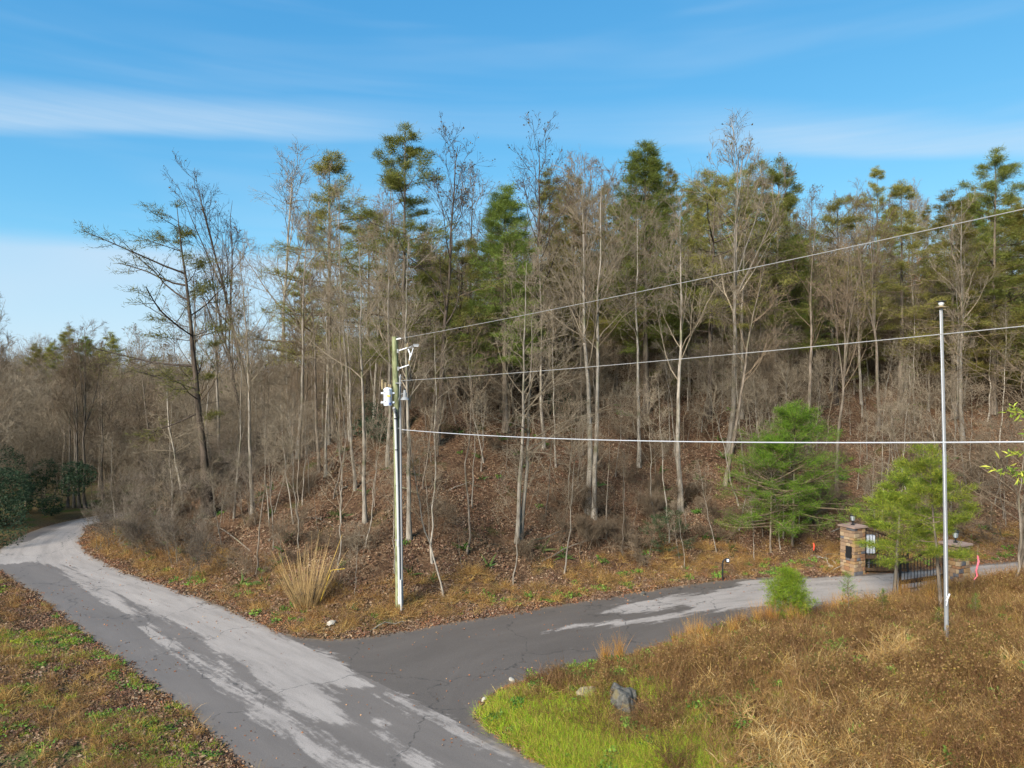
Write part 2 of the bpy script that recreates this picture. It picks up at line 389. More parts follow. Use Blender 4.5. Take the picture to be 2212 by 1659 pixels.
# ---------------------------------------------------------------- road and driveway, with damp and dried-out patches
def px(*pts): return np.array([flat(*p) for p in pts])
def stroke(pts, w):
    """a strip of dried asphalt along pts, w metres wide at each"""
    p = spline(px(*pts), 0.4); t = unit(np.gradient(p, axis=0)); n = np.stack([-t[:, 1], t[:, 0]], 1)
    ww = np.interp(np.linspace(0, 1, len(p)), np.linspace(0, 1, len(w)), w)[:, None] / 2
    return np.vstack([p + n * ww, (p - n * ww)[::-1]])
DRY = [px((330, 1090), (215, 1108), (150, 1130), (60, 1170), (-40, 1190), (-60, 1225), (60, 1215), (157, 1226), (196, 1265), (274, 1293), (333, 1329), (420, 1366), (459, 1400), (532, 1441), (560, 1474), (592, 1490), (611, 1526), (652, 1545), (685, 1557), (755, 1564), (729, 1513), (697, 1481), (810, 1487), (800, 1474), (768, 1455), (710, 1412), (632, 1383), (570, 1352), (480, 1312), (370, 1272), (280, 1242), (225, 1216), (190, 1192), (176, 1172), (184, 1154), (206, 1135), (235, 1116)),
       stroke([(60, 1195), (139, 1228), (210, 1274), (275, 1316), (300, 1335)], [0.5, .5, .6, .7, .3]),
       stroke([(312, 1352), (350, 1384), (390, 1410), (430, 1434), (470, 1466), (510, 1497), (560, 1532), (611, 1568), (675, 1615), (740, 1656), (830, 1712)], [.35, .45, .5, .32, .25, .42, .4, .5, .42, .3, .3]),
       stroke([(437, 1413), (487, 1447), (532, 1481), (598, 1529), (643, 1558), (707, 1600), (803, 1660), (870, 1702)], [.03, .14, .06, .12, .16, .06, .12, .1]),
       stroke([(815, 1496), (870, 1510), (893, 1530), (957, 1553), (995, 1580), (1046, 1606), (1088, 1625), (1165, 1657), (1230, 1690)], [.25, .4, .25, .32, .25, .3, .22, .2, .15]),
       stroke([(810, 1560), (850, 1600), (890, 1640), (960, 1690)], [.1, .25, .4, .2]),
       px((1165, 1367), (1277, 1352), (1353, 1349), (1428, 1343), (1493, 1325), (1574, 1316), (1655, 1311), (1800, 1303), (1936, 1290), (2212, 1262), (2400, 1245), (2400, 1200), (2212, 1214), (2080, 1226), (1930, 1239), (1850, 1246), (1666, 1252), (1601, 1256), (1585, 1270), (1504, 1284), (1423, 1292), (1342, 1305), (1290, 1326), (1400, 1323), (1475, 1309), (1500, 1313), (1470, 1322), (1400, 1334), (1300, 1344), (1234, 1353))]
def dryness(x, y):
    d = np.full(np.shape(x), -9.0)
    for p in DRY: d = np.maximum(d, sdist(x, y, p))
    return 1 / (1 + np.exp(-np.clip(d / 0.16, -30, 30)))
def strip(a, b, n, m):
    A, B = resample(a, n), resample(b, n)
    t = np.linspace(0, 1, m)[None, :, None]
    G = A[:, None] * (1 - t) + B[:, None] * t
    i = np.arange(n * m).reshape(n, m)
    q = np.stack([i[:-1, :-1], i[1:, :-1], i[1:, 1:], i[:-1, 1:]], -1).reshape(-1, 4)
    s = np.concatenate([[0], np.cumsum(np.linalg.norm(np.diff((A + B) / 2, axis=0), axis=1))])
    st = np.stack([np.repeat(s[:, None], m, 1), np.repeat(np.linspace(0, 1, m)[None], n, 0)], -1)
    return G, q, st
def asphalt(name, damp, dry, streak):
    m, t, b = material(name, 0.8, 0.4)
    a = t.n('ShaderNodeAttribute', attribute_name='tint').outputs['Color']
    k = t.n('ShaderNodeSeparateColor', ins={0: a}).outputs
    st = t.n('ShaderNodeAttribute', attribute_name='st').outputs['Vector']
    co = t.n('ShaderNodeTexCoord').outputs['Object']
    rag = t.noise(t.scalevec(st, streak), 1.0, 5, 0.62)
    rag2 = t.noise(t.scalevec(co, (1, 1, 1)), 5.0, 5, 0.72)
    mk = t.smooth(t.m('ADD', k[0], t.m('ADD', t.m('MULTIPLY', t.m('SUBTRACT', rag, 0.5), 2.0), t.m('MULTIPLY', t.m('SUBTRACT', rag2, 0.5), 0.9))), 0.34, 0.74)
    mk = t.m('MULTIPLY', mk, t.m('ADD', 0.60, t.m('MULTIPLY', t.smooth(t.noise(t.scalevec(st, (0.35, 11.0, 1)), 1.0, 6, 0.7), 0.28, 0.58), 0.40)))
    grit = t.noise(co, 34, 4, 0.85); blot = t.noise(t.scalevec(st, (0.25, 5.0, 1)), 1.0, 5, 0.62)
    gv = t.m('ADD', 0.25, t.m('MULTIPLY', grit, 1.50))
    bv = t.m('ADD', 0.68, t.m('MULTIPLY', blot, 0.64))
    c = t.mix(mk, (*damp, 1), (*dry, 1))
    c = t.n('ShaderNodeHueSaturation', ins={'Value': t.m('MULTIPLY', gv, bv), 'Color': c}).outputs[0]
    # long irregular cracks
    vr = t.n('ShaderNodeTexVoronoi', feature='DISTANCE_TO_EDGE', ins={'Vector': t.n('ShaderNodeVectorMath', operation='ADD', ins={0: t.scalevec(co, (0.22, 0.22, 0.22)), 1: t.n('ShaderNodeVectorMath', operation='SCALE', ins={0: t.n('ShaderNodeTexNoise', ins={'Vector': co, 'Scale': 0.7, 'Detail': 4.0}).outputs['Color'], 'Scale': 0.5}).outputs[0]}).outputs[0], 'Scale': 1.0})
    crack = t.m('MULTIPLY', t.m('SUBTRACT', 1.0, t.smooth(vr.outputs[0], 0.0, 0.013)), t.smooth(rag2, 0.40, 0.6))
    c = t.mix(t.m('MULTIPLY', crack, 0.75), c, (0.03, 0.028, 0.026, 1))
    # dust and crumbs drifted to the edge
    c = t.mix(t.m('MULTIPLY', k[1], t.smooth(rag2, 0.4, 0.62)), c, (0.20, 0.145, 0.09, 1))
    t.put(b.inputs['Base Color'], c)
    t.put(b.inputs['Roughness'], t.m('ADD', 0.62, t.m('MULTIPLY', mk, 0.28)))
    t.put(b.inputs['Normal'], t.n('ShaderNodeBump', ins={'Strength': 0.35, 'Distance': 0.01, 'Height': grit}).outputs[0])
    return m
def pave(name, a, b, n, m, z, mat, poly):
    G, q, st = strip(a, b, n, m)
    x, y = G[..., 0], G[..., 1]
    dr = dryness(x, y); ed = np.clip(1 - road_d(x, y) / 0.35, 0, 1)
    col = np.stack([dr, ed, np.zeros_like(dr)], -1).reshape(-1, 3)
    zz = z + 0.012 * (fbm(x * .5, y * .5) - .47)
    return obj(name, mesh(name, np.dstack([x, y, zz]).reshape(-1, 3), q, col=col, uv=st.reshape(-1, 2), smooth=True), mat, kind='structure')
M_road = asphalt('old_asphalt', (0.145, 0.124, 0.107), (0.312, 0.272, 0.238), (0.6, 19.0, 1))
M_drive = asphalt('newer_asphalt', (0.108, 0.091, 0.077), (0.315, 0.275, 0.241), (0.55, 17.0, 1))
pave('road', out_l, inn_l, 560, 48, 0.0, M_road, main_poly)
pave('driveway', dfar_l, dnear_l, 420, 70, -0.006, M_drive, drive_poly)

# ---------------------------------------------------------------- tree makers (metres; each tree stands on its own origin)
def rot_about(v, ax, ang):
    c, s = np.cos(ang)[:, None], np.sin(ang)[:, None]
    return v * c + np.cross(ax, v) * s + ax * (np.sum(ax * v, 1, keepdims=True)) * (1 - c)
def grow(rg, P, Rr, k, lo, hi, ang, length, n, up=0.0, wob=0.12, rr=0.55, rtip=0.35, flatten=0.0):
    """k children on each parent limb; length(parent_len, t) gives their length"""
    B, m, _ = P.shape
    par = np.repeat(np.arange(B), k); t = rg.uniform(lo, hi, len(par)) * (m - 1)
    i = np.clip(t.astype(int), 0, m - 2); f = (t - i)[:, None]
    p = P[par, i] * (1 - f) + P[par, i + 1] * f
    tan = unit(P[par, i + 1] - P[par, i]); r0 = Rr[par, i] * (1 - f[:, 0]) + Rr[par, i + 1] * f[:, 0]
    plen = np.sum(np.linalg.norm(np.diff(P, axis=1), axis=2), 1)[par]
    rv = unit(rg.normal(size=(len(par), 3))); rv[:, 2] *= 1 - flatten
    ax = unit(np.cross(tan, rv))
    d = unit(rot_about(tan, ax, np.radians(rg.uniform(*ang, len(par)))))
    L = length(plen, t / (m - 1)) * rg.uniform(0.65, 1.2, len(par))
    out = [p]
    for s in range(n - 1):
        d = unit(d + rg.normal(size=d.shape) * wob + np.array([0, 0, up]) / (n - 1))
        p = p + d * (L / (n - 1))[:, None]; out.append(p)
    Q = np.stack(out, 1); r0 = np.minimum(r0 * rr, L * 0.03)
    return Q, r0[:, None] * np.linspace(1, rtip, n)[None]
def trunk_line(rg, h, r, n=12, wob=0.012, bend=(0, 0), tip=0.10):
    z = np.linspace(0, h, n); off = np.cumsum(rg.normal(size=(n, 2)) * wob * h / n ** 0.5, 0); off -= off[0]
    t = z / h
    P = np.column_stack([off[:, 0] + bend[0] * t ** 1.6, off[:, 1] + bend[1] * t ** 1.6, z])
    rad_ = r * (1 - (1 - tip) * t ** 0.9); rad_[0] *= 1.35
    return P[None], rad_[None]
def leaf_quads(rg, p, size, cols, flat_=0.0, ratio=0.55):
    n = len(p); d = unit(rg.normal(size=(n, 3)) * np.array([1, 1, 1 - flat_])); e = unit(np.cross(d, rg.normal(size=(n, 3))))
    s = size * rg.uniform(0.6, 1.3, n)[:, None]
    fold = unit(np.cross(d, e)) * s * 0.12
    V = np.stack([p, p + d * s * .5 + e * s * ratio * .5 + fold, p + d * s, p + d * s * .5 - e * s * ratio * .5 + fold], 1).reshape(-1, 3)
    b = np.arange(n)[:, None] * 4
    F_ = np.concatenate([b + np.array([[0, 1, 2]]), b + np.array([[0, 2, 3]])])
    c = np.repeat(cols[rg.integers(0, len(cols), n)] * rg.uniform(0.75, 1.25, (n, 1)), 4, 0)
    return V, F_, c
OAK_RUST = np.array([[.30, .13, .045], [.24, .10, .035], [.34, .17, .06]])
LEAF_DULL = np.array([[.13, .10, .045], [.17, .11, .05], [.09, .085, .035], [.20, .13, .06]])
LEAF_OLIVE = np.array([[.09, .10, .03], [.12, .12, .035], [.07, .085, .025]])

def bare_tree(seed, h=16, r=0.15, first=0.42, nprim=20, spread=(28, 55), plen=0.26, up=0.5, twigs=(5, 5, 3), leaves=0, leafcol=LEAF_DULL, bend=(0, 0), tw=0.0085, wob=0.012, fork=False):
    """-> dict of part meshes: trunk, limbs (limbs and boughs), twigs"""
    rg = np.random.default_rng(seed)
    P, Rr = trunk_line(rg, h, r, 14, wob, bend)
    parts = {'trunk': [tubes(P, Rr, 7)]}
    if fork:
        Pf, Rf = grow(rg, P, Rr, 3, 0.42, 0.6, (14, 26), lambda L, t: L * 0.5, 8, 0.35, 0.06, 0.75, 0.15)
        parts['trunk'].append(tubes(Pf, Rf, 6))
    P1, R1 = grow(rg, P, Rr, nprim, first, 0.97, spread, lambda L, t: L * plen * (1.15 - 0.75 * np.clip((t - first) / (1 - first), 0, 1)), 7, up, 0.13, 0.5, 0.25)
    if fork:
        Pg, Rg = grow(rg, Pf, Rf, 6, 0.25, 0.95, spread, lambda L, t: L * plen * 1.3 * (1.1 - 0.6 * t), 7, up, 0.13, 0.5, 0.25)
        P1 = np.concatenate([P1, Pg]); R1 = np.concatenate([R1, Rg])
    P2, R2 = grow(rg, P1, R1, twigs[0], 0.25, 0.98, (25, 60), lambda L, t: L * 0.45 * (1.2 - 0.6 * t), 5, up * .6, 0.18, 0.6, 0.35)
    R1 = np.maximum(R1, tw * 1.6); R2 = np.maximum(R2, tw * 1.15)
    P3, R3 = grow(rg, P2, R2, twigs[1], 0.2, 1.0, (20, 60), lambda L, t: np.clip(L * 0.6, .35, 1.1), 4, up * .4, 0.2, 0.8, 0.5)
    R3 = np.maximum(R3, tw * 0.8)
    P4, R4 = grow(rg, P3, R3, twigs[2], 0.3, 1.0, (20, 55), lambda L, t: np.clip(L * 0.6, .2, .6), 3, up * .3, 0.2, 0.8, 0.6)
    R4 = np.maximum(R4, tw * 0.6)
    parts['limbs'] = [tubes(P1, R1, 4), tubes(P2, R2, 3)]
    parts['twigs'] = [tubes(P3, R3, 3), tubes(P4, R4, 3)]
    out = {k: mesh(k, *join(v), smooth=True) for k, v in parts.items()}
    if leaves:
        tips = P4[:, -1]; tips = tips[rg.random(len(tips)) < leaves]
        v, f, c = leaf_quads(rg, tips + rg.normal(size=tips.shape) * .04, 0.15, leafcol)
        out['leaves'] = mesh('leaves', v, f, col=c)
    return out

PINE_GREEN = np.array([[.19, .205, .044], [.22, .23, .048], [.27, .265, .056], [.15, .17, .038]])
PINE_OLIVE = np.array([[.26, .245, .058], [.31, .28, .066], [.21, .205, .05], [.34, .29, .08]])
PINE_BRIGHT = 1.35 * np.array([[.085, .165, .022], [.12, .21, .025], [.06, .125, .02], [.15, .23, .03]])
PINE_DUSK = np.array([[.045, .078, .030], [.06, .10, .035], [.035, .062, .026]])
def needles(rg, p, d, n, length, width, cols):
    """tufts: n needle sprays at each point p, fanning about direction d"""
    p = np.repeat(p, n, 0); d = np.repeat(d, n, 0)
    dd = unit(d * 0.75 + rg.normal(size=d.shape) * 0.62 + np.array([0, 0, .12]))
    s = unit(np.cross(dd, rg.normal(size=dd.shape)))
    L = length * rg.uniform(.6, 1.25, len(p))[:, None]; w = width * rg.uniform(.7, 1.2, len(p))[:, None]
    p = p + rg.normal(size=p.shape) * length * np.array([.5, .5, .25])
    V = np.stack([p - s * w * .5, p + s * w * .5, p + dd * L], 1).reshape(-1, 3)
    c = cols[rg.integers(0, len(cols), len(p))] * rg.uniform(.7, 1.3, (len(p), 1))
    return V, np.arange(len(p) * 3).reshape(-1, 3), np.repeat(c, 3, 0)
def pine(seed, h=17, r=0.17, base=0.35, width=0.19, gap=0.62, per=5, cols=PINE_GREEN, tuft=7, nl=0.27, nw=0.022, thin=1.0, bias=0.0, tilt=8, irregular=0.3, bend=(0, 0), dead=True, side=7, crown_pow=0.8):
    rg = np.random.default_rng(seed)
    P, Rr = trunk_line(rg, h, r, 14, 0.006, bend, 0.06)
    prt = {'trunk': [tubes(P, Rr, 7)]}
    zs = np.arange(h * base, h * 0.985, gap) / h; zs = zs + rg.normal(size=len(zs)) * 0.006
    bz, baz = [], []
    for z in zs:
        k = max(3, int(round(per + rg.normal() * 0.8))); a0 = rg.random() * 6.28
        for j in range(k):
            if rg.random() < thin: bz.append(z + rg.normal() * gap / h * .45); baz.append(a0 + j * 6.283 / k + rg.normal() * .25)
    bz = np.clip(np.array(bz), 0.02, .99); baz = np.array(baz)
    t = bz * 13; i = np.clip(t.astype(int), 0, 12); f = (t - i)[:, None]
    p0 = P[0][i] * (1 - f) + P[0][i + 1] * f
    rel = (bz - base) / (1 - base)
    L = h * width * np.clip((1 - rel), 0.03, 1) ** crown_pow * (0.55 + 0.45 * np.clip(rel * 4 + .3, 0, 1)) * rg.uniform(1 - irregular, 1 + irregular, len(bz)) + 0.15
    L = L * (1 + bias * np.cos(baz - np.pi))
    el_ = np.radians(tilt + 38 * rel ** 2 - 12 * (1 - rel) + rg.normal(size=len(bz)) * 7)
    d = np.stack([np.cos(baz) * np.cos(el_), np.sin(baz) * np.cos(el_), np.sin(el_)], 1)
    n = 6; out = [p0]; p = p0
    for s in range(n - 1):
        d = unit(d + rg.normal(size=d.shape) * .07 + np.array([0, 0, .05])); p = p + d * (L / (n - 1))[:, None]; out.append(p)
    B1 = np.stack(out, 1); r1 = np.clip(L * 0.012, .008, .05)[:, None] * np.linspace(1, .35, n)
    sel = L > 0.5
    B2, r2 = grow(rg, B1[sel], r1[sel], side, 0.30, 1.0, (30, 65), lambda PL, t: np.clip(PL * 0.42 * (1.25 - t), .18, 1.3), 4, 0.12, .1, .6, .4, flatten=0.75)
    prt['limbs'] = [tubes(B1, r1, 4), tubes(B2, np.maximum(r2, .005), 3)]
    if dead:
        m_ = 16; zz = rg.uniform(h * base * .4, h * base, m_) / h * 13; ii = zz.astype(int)
        a = rg.uniform(0, 6.28, m_); l_ = rg.uniform(.4, 1.6, m_)
        q0 = P[0][ii] * (1 - (zz - ii)[:, None]) + P[0][ii + 1] * (zz - ii)[:, None]
        dd = np.stack([np.cos(a), np.sin(a), rg.normal(size=m_) * .15], 1)
        Q = np.stack([q0 + dd * (l_ * s)[:, None] + np.array([0, 0, -.12]) * s * s for s in (0, .35, .7, 1)], 1)
        prt['limbs'].append(tubes(Q, np.full((m_, 4), .012) * np.linspace(1, .4, 4), 3))
    tp, td = [], []
    for fr in (0.34, 0.67, 1.0):
        j = int(round(fr * 3)); tp.append(B2[:, j]); td.append(unit(B2[:, j] - B2[:, j - 1]))
    for j in (3, 4, 5): tp.append(B1[:, j]); td.append(unit(B1[:, j] - B1[:, j - 1]))
    top = P[:, -1].repeat(6, 0); tp.append(top); td.append(np.tile([[0, 0, 1.0]], (6, 1)))
    v, f_, c = needles(rg, np.concatenate(tp), np.concatenate(td), tuft, nl, nw, cols)
    o = {k: mesh(k, *join(x), smooth=True) for k, x in prt.items()}
    o['crown'] = mesh('crown', v, f_, col=c)
    return o, h

KIT = {}
def kit(key, parts, mats, h):
    for k, me in parts.items():
        me.materials.append(M_needle if k == 'crown' else M_leaf if k == 'leaves' else mats[0] if k == 'trunk' else mats[1])
    KIT[key] = (parts, h)
PALE, BROWN, DARK = (M_bark_pale, M_twig_pale), (M_bark_brown, M_twig_brown), (M_bark_dark, M_twig_dark)
PART_NAME = {'trunk': 'trunk', 'limbs': 'branches', 'twigs': 'crown', 'crown': 'crown', 'leaves': 'leaves'}
for k_, (s_, kw) in enumerate([
        (11, dict(h=17, nprim=17, mats=PALE)), (12, dict(h=16, nprim=15, mats=PALE, spread=(20, 42), up=.7)),
        (13, dict(h=15, nprim=16, mats=BROWN, first=.42)), (14, dict(h=17, nprim=14, mats=BROWN, fork=True, spread=(20, 45))),
        (15, dict(h=18, nprim=18, mats=PALE, first=.5, leaves=.22)), (16, dict(h=16, nprim=16, mats=BROWN, leaves=.3, leafcol=LEAF_OLIVE, first=.4))]):
    m_ = kw.pop('mats'); kit('bare%d' % k_, bare_tree(s_, **kw), m_, kw['h'])
kit('dark_fork', bare_tree(21, h=17, r=.17, nprim=12, first=.4, fork=True, spread=(18, 40), leaves=.06, up=.6, twigs=(4, 4, 2)), DARK, 17)
kit('dark_top', bare_tree(22, h=18, r=.18, nprim=20, first=.38, spread=(25, 50), leaves=.32, leafcol=LEAF_DULL, up=.7, twigs=(4, 4, 3)), DARK, 18)
kit('pale_fork', bare_tree(23, h=17, r=.17, nprim=12, first=.45, fork=True, spread=(18, 42), leaves=.05, up=.6), PALE, 17)
kit('arching', bare_tree(24, h=11, r=.11, nprim=20, first=.22, spread=(45, 80), plen=.42, up=-.05, twigs=(5, 4, 3), wob=.02), PALE, 11)
kit('arching_brown', bare_tree(25, h=11, r=.075, nprim=22, first=.18, spread=(45, 80), plen=.42, up=.05, twigs=(5, 4, 3), wob=.025), BROWN, 11)
kit('sapling0', bare_tree(31, h=6, r=.035, nprim=14, first=.3, spread=(30, 60), plen=.3, up=.4, twigs=(4, 3, 2), tw=.005, wob=.03), PALE, 6)
kit('sapling1', bare_tree(32, h=7, r=.045, nprim=12, first=.35, spread=(35, 65), plen=.28, up=.3, twigs=(4, 3, 2), tw=.005, wob=.025), BROWN, 7)
kit('sapling2', bare_tree(33, h=5, r=.03, nprim=12, first=.25, spread=(30, 70), plen=.36, up=.2, twigs=(4, 4, 2), tw=.005, wob=.03), PALE, 5)
kit('rust', bare_tree(34, h=7, r=.06, nprim=16, first=.25, spread=(35, 65), plen=.34, twigs=(5, 4, 2), leaves=.75, leafcol=OAK_RUST), BROWN, 7)
for k_, (s_, kw) in enumerate([
        (41, dict(h=17, width=.20, gap=.80, per=5, cols=PINE_OLIVE, tuft=15, base=.28, side=8, irregular=.55)),
        (42, dict(h=18, width=.19, gap=.74, per=5, cols=PINE_GREEN, tuft=16, base=.24, irregular=.6, side=9, thin=.9)),
        (43, dict(h=16, width=.15, gap=.46, per=6, cols=PINE_GREEN * np.array([.85, 1.0, .9]), tuft=14, base=.30, side=7, crown_pow=.6)),
        (44, dict(h=16, width=.24, gap=.85, per=4, cols=PINE_OLIVE, tuft=17, base=.38, side=10, irregular=.55, thin=.85, crown_pow=.45)),
        (45, dict(h=17, width=.19, gap=.72, per=5, cols=PINE_GREEN * np.array([1.15, 1.0, 1]), tuft=15, base=.22, irregular=.6, side=9, thin=.85))]):
    p_, h_ = pine(s_, **kw); kit('pine%d' % k_, p_, BROWN if k_ != 3 else DARK, h_)
p_, h_ = pine(51, h=15, r=.17, base=.36, width=.25, gap=.8, per=4, cols=PINE_OLIVE * .45, tuft=11, nl=.24, nw=.022, irregular=.75, bias=.5, tilt=16, crown_pow=.9, side=7, thin=.75); kit('ragged_pine', p_, DARK, h_)
p_, h_ = pine(46, h=6.5, r=.07, base=.24, width=.50, gap=.40, per=6, cols=PINE_BRIGHT * np.array([1.05, 1.0, .75]), tuft=15, nl=.20, nw=.014, crown_pow=.55, irregular=.5, dead=False, side=9); kit('young_pine', p_, BROWN, h_)
p_, h_ = pine(47, h=5.0, r=.075, base=.44, width=.33, gap=.36, per=5, cols=PINE_BRIGHT * np.array([1.75, 1.15, 1]), tuft=21, nl=.17, nw=.013, crown_pow=.5, irregular=.55, dead=False, side=10, thin=.85, tilt=12); kit('gate_pine', p_, BROWN, h_)
p_, h_ = pine(48, h=1.9, r=.03, base=.04, width=.50, gap=.14, per=6, cols=PINE_BRIGHT * np.array([1.9, 1.6, 1]), tuft=13, nl=.17, nw=.011, crown_pow=.85, dead=False, side=6, tilt=44, irregular=.45); kit('bushy_pine', p_, BROWN, h_)
p_, h_ = pine(49, h=1.5, r=.015, base=.1, width=.18, gap=.14, per=4, cols=PINE_BRIGHT, tuft=7, nl=.11, nw=.010, dead=False, side=4, tilt=20); kit('pine_seedling', p_, BROWN, h_)
p_, h_ = pine(50, h=3.6, r=.04, base=.25, width=.42, gap=.34, per=4, cols=PINE_DUSK * 1.2, tuft=8, nl=.15, nw=.015, crown_pow=.6, dead=False, side=7, thin=.85); kit('dusky_pine', p_, BROWN, h_)

kit('slim0', bare_tree(61, h=12, r=.055, nprim=11, first=.38, spread=(25, 50), plen=.17, up=.5, twigs=(4, 4, 3), wob=.02), PALE, 12)
kit('slim1', bare_tree(62, h=12, r=.065, nprim=12, first=.42, spread=(20, 45), plen=.18, up=.6, twigs=(4, 4, 3), wob=.018, leaves=.15, leafcol=LEAF_OLIVE), PALE, 12)
kit('slim2', bare_tree(63, h=12, r=.06, nprim=12, first=.32, spread=(30, 60), plen=.18, up=.4, twigs=(4, 4, 3), wob=.025), BROWN, 12)
p_, h_ = pine(64, h=8, r=.07, base=.16, width=.26, gap=.55, per=4, cols=PINE_OLIVE * .8, tuft=11, nl=.22, nw=.018, irregular=.5, thin=.75, side=6); kit('wisp0', p_, BROWN, h_)
p_, h_ = pine(65, h=7, r=.06, base=.12, width=.30, gap=.50, per=4, cols=PINE_GREEN * .75, tuft=11, nl=.22, nw=.018, irregular=.5, thin=.7, side=6); kit('wisp1', p_, BROWN, h_)

def plant(key, loc, height, label, cat='tree', name='bare_tree', group=None, rz=None, lean=(0, 0), wide=1.0):
    parts, h = KIT[key]; s = height / h
    o = thing(name, label, cat, loc, group)
    o.scale = (s * wide, s * wide, s); o.rotation_euler = (-lean[1], lean[0], random.uniform(0, 6.28) if rz is None else rz)
    for k, me in parts.items():
        c = bpy.data.objects.new(PART_NAME[k], me); C.objects.link(c); c.parent = o
    return o
TAKEN = []
def tree_at(key, u, v, vtop, label, utop=None, rz=0.0, **kw):
    """stand a tree where the survey point (u, v) meets the ground, as high as (.., vtop)"""
    x, y, z = hit(u, v); ht = H - (vtop - 830) / F * y - z
    ht *= .93 if key[:4] in ('bare', 'dark', 'pale') else .97
    lean = 0 if utop is None else math.atan2((utop - u) / F * y, ht)
    TAKEN.append((x, y))
    if key[:4] == 'pine': TAKEN.extend([(x * k, y * k) for k in (.95, .9, .85)])      # keep the view of a named pine open
    # lean is applied about the picture's depth axis whatever the tree's own turn
    o = plant(key, (x, y, z - .05), ht, label, rz=rz, **kw)
    q = Vector((0, 0, 1)).rotation_difference(Vector((math.sin(lean), 0, math.cos(lean))))
    o.rotation_mode = 'QUATERNION'
    from mathutils import Quaternion
    o.rotation_quaternion = q @ Quaternion((0, 0, 1), rz)
    return o

# the trees one can tell apart, by their own look and place
BT = dict(group='bare trees on the hill')
PT = dict(cat='pine', name='pine_tree', group='pines on the hill', wide=1.25)
tree_at('bare0', 1117, 1172, 520, 'pale blotchy bare trunk with low arching boughs in the middle of the wood', 1125, 1.0, **BT)
tree_at('arching', 1124, 1165, 640, 'arching pale many-branched tree sharing its foot with the blotchy trunk', 1150, 2.0, **BT)
tree_at('bare1', 1271, 1112, 335, 'left trunk of the straight pale twin pair in mid wood', 1262, 0.4, **BT)
tree_at('bare4', 1283, 1124, 350, 'right trunk of the straight pale twin pair in mid wood', 1305, 2.7, **BT)
tree_at('bare1', 1470, 1105, 405, 'tall straight pale trunk standing alone right of the twin pair', 1464, 4.0, **BT)
tree_at('pale_fork', 1572, 985, 268, 'big pale forked tree rising highest right of the middle', 1590, 0.9, **BT)
tree_at('bare0', 1602, 905, 330, 'thick pale trunk close behind the big forked tree', 1625, 3.3, **BT)
tree_at('bare2', 1566, 1050, 520, 'grey leaning trunk at the foot of the big forked tree', 1640, 5.0, **BT)
tree_at('bare0', 884, 1165, 470, 'pale trunk standing directly behind the utility pole', 872, 2.2, **BT)
tree_at('bare1', 838, 1010, 470, 'slim pale trunk just left of the grey transformer', 846, 1.7, **BT)
tree_at('bare2', 690, 1020, 560, 'left one of two close grey trunks between cane clump and utility pole', 684, 3.1, **BT)
tree_at('bare0', 703, 1030, 610, 'right one of two close grey trunks between cane clump and utility pole', 700, 0.2, **BT)
tree_at('bare1', 768, 1060, 600, 'mottled straight trunk halfway between cane clump and pole', 742, 4.4, **BT)
tree_at('ragged_pine', 455, 1118, 415, 'dark leaning ragged pine on the bank nearest the road bend', 384, 0.0, **PT)
tree_at('bare2', 440, 1105, 560, 'grey trunk growing close beside the ragged leaning pine', 400, 0.0, **BT)
tree_at('dark_fork', 538, 1010, 485, 'second dark leaning tree, right of the thick one by the bend', 440, 3.5, **BT)
tree_at('dark_fork', 560, 930, 338, 'dark bare tree bowing left with its thin top against the sky', 430, 1.2, **BT)
tree_at('pale_fork', 600, 935, 322, 'pale forked bare tree beside the leftmost tall pine', 625, 2.5, **BT)
tree_at('dark_top', 945, 960, 265, 'dark trunked tall tree with withered leaf flecks beside the tallest pine', 975, 0.6, **BT)
tree_at('dark_top', 1168, 900, 255, 'lone dark spire with sparse leaves in the middle of the skyline', 1165, 2.4, **BT)
tree_at('bare4', 1380, 1010, 420, 'bare tree with a few leaves below the dense green pine column', 1385, 2.0, **BT)
tree_at('bare3', 1258, 900, 310, 'thin bare double top left of the dense green pine column', 1262, 5.5, **BT)
tree_at('bare3', 1895, 930, 400, 'bare fan-shaped tree left of the tall right-hand pine', 1880, 1.4, **BT)
tree_at('bare1', 2080, 960, 395, 'tall bare tree with pale stem behind the flagpole', 2075, 2.6, **BT)
tree_at('bare2', 1745, 980, 440, 'bare grey tree between the big forked tree and the right-hand pines', 1760, 4.1, **BT)
tree_at('bare2', 500, 960, 560, 'bare brown tree behind the two dark leaning trees', 510, 4.1, **BT)
tree_at('bare5', 330, 1050, 700, 'low bare tree on the nose of the hill above the road bend', 300, 2.0, **BT)
tree_at('arching', 395, 1100, 760, 'arching bare tree hanging over the inside of the road bend', 350, 4.0, **BT)
# pines
tree_at('pine0', 716, 960, 312, 'airy leftmost tall pine with open whorled branches against the sky', 714, 0.4, **PT)
tree_at('pine1', 872, 935, 250, 'tallest pine, its ragged dark green top above the utility pole', 872, 1.9, **PT)
tree_at('pine3', 795, 905, 455, 'lower spreading pine between the two tallest left-hand pines', 800, 2.9, **PT)
tree_at('pine2', 1092, 935, 390, 'yellow-green pine left of the lone dark spire', 1096, 0.2, **PT)
tree_at('pine2', 1396, 895, 295, 'dense green pine column rising above the skyline right of the middle', 1396, 1.2, **PT)
tree_at('pine3', 1530, 905, 368, 'dark stemmed flat-topped pine just left of the big forked tree', 1545, 3.7, **PT)
tree_at('pine1', 1672, 885, 332, 'ragged pine behind and right of the big forked tree', 1684, 5.1, **PT)
tree_at('pine3', 1805, 875, 430, 'round topped pine at the dip of the skyline on the right', 1812, 0.9, **PT)
tree_at('pine0', 1945, 885, 378, 'feathery pine between the skyline dip and the right-hand pine', 1946, 2.2, **PT)
tree_at('pine1', 2146, 895, 308, 'tall tiered pine near the right edge of the picture', 2146, 0.5, **PT)
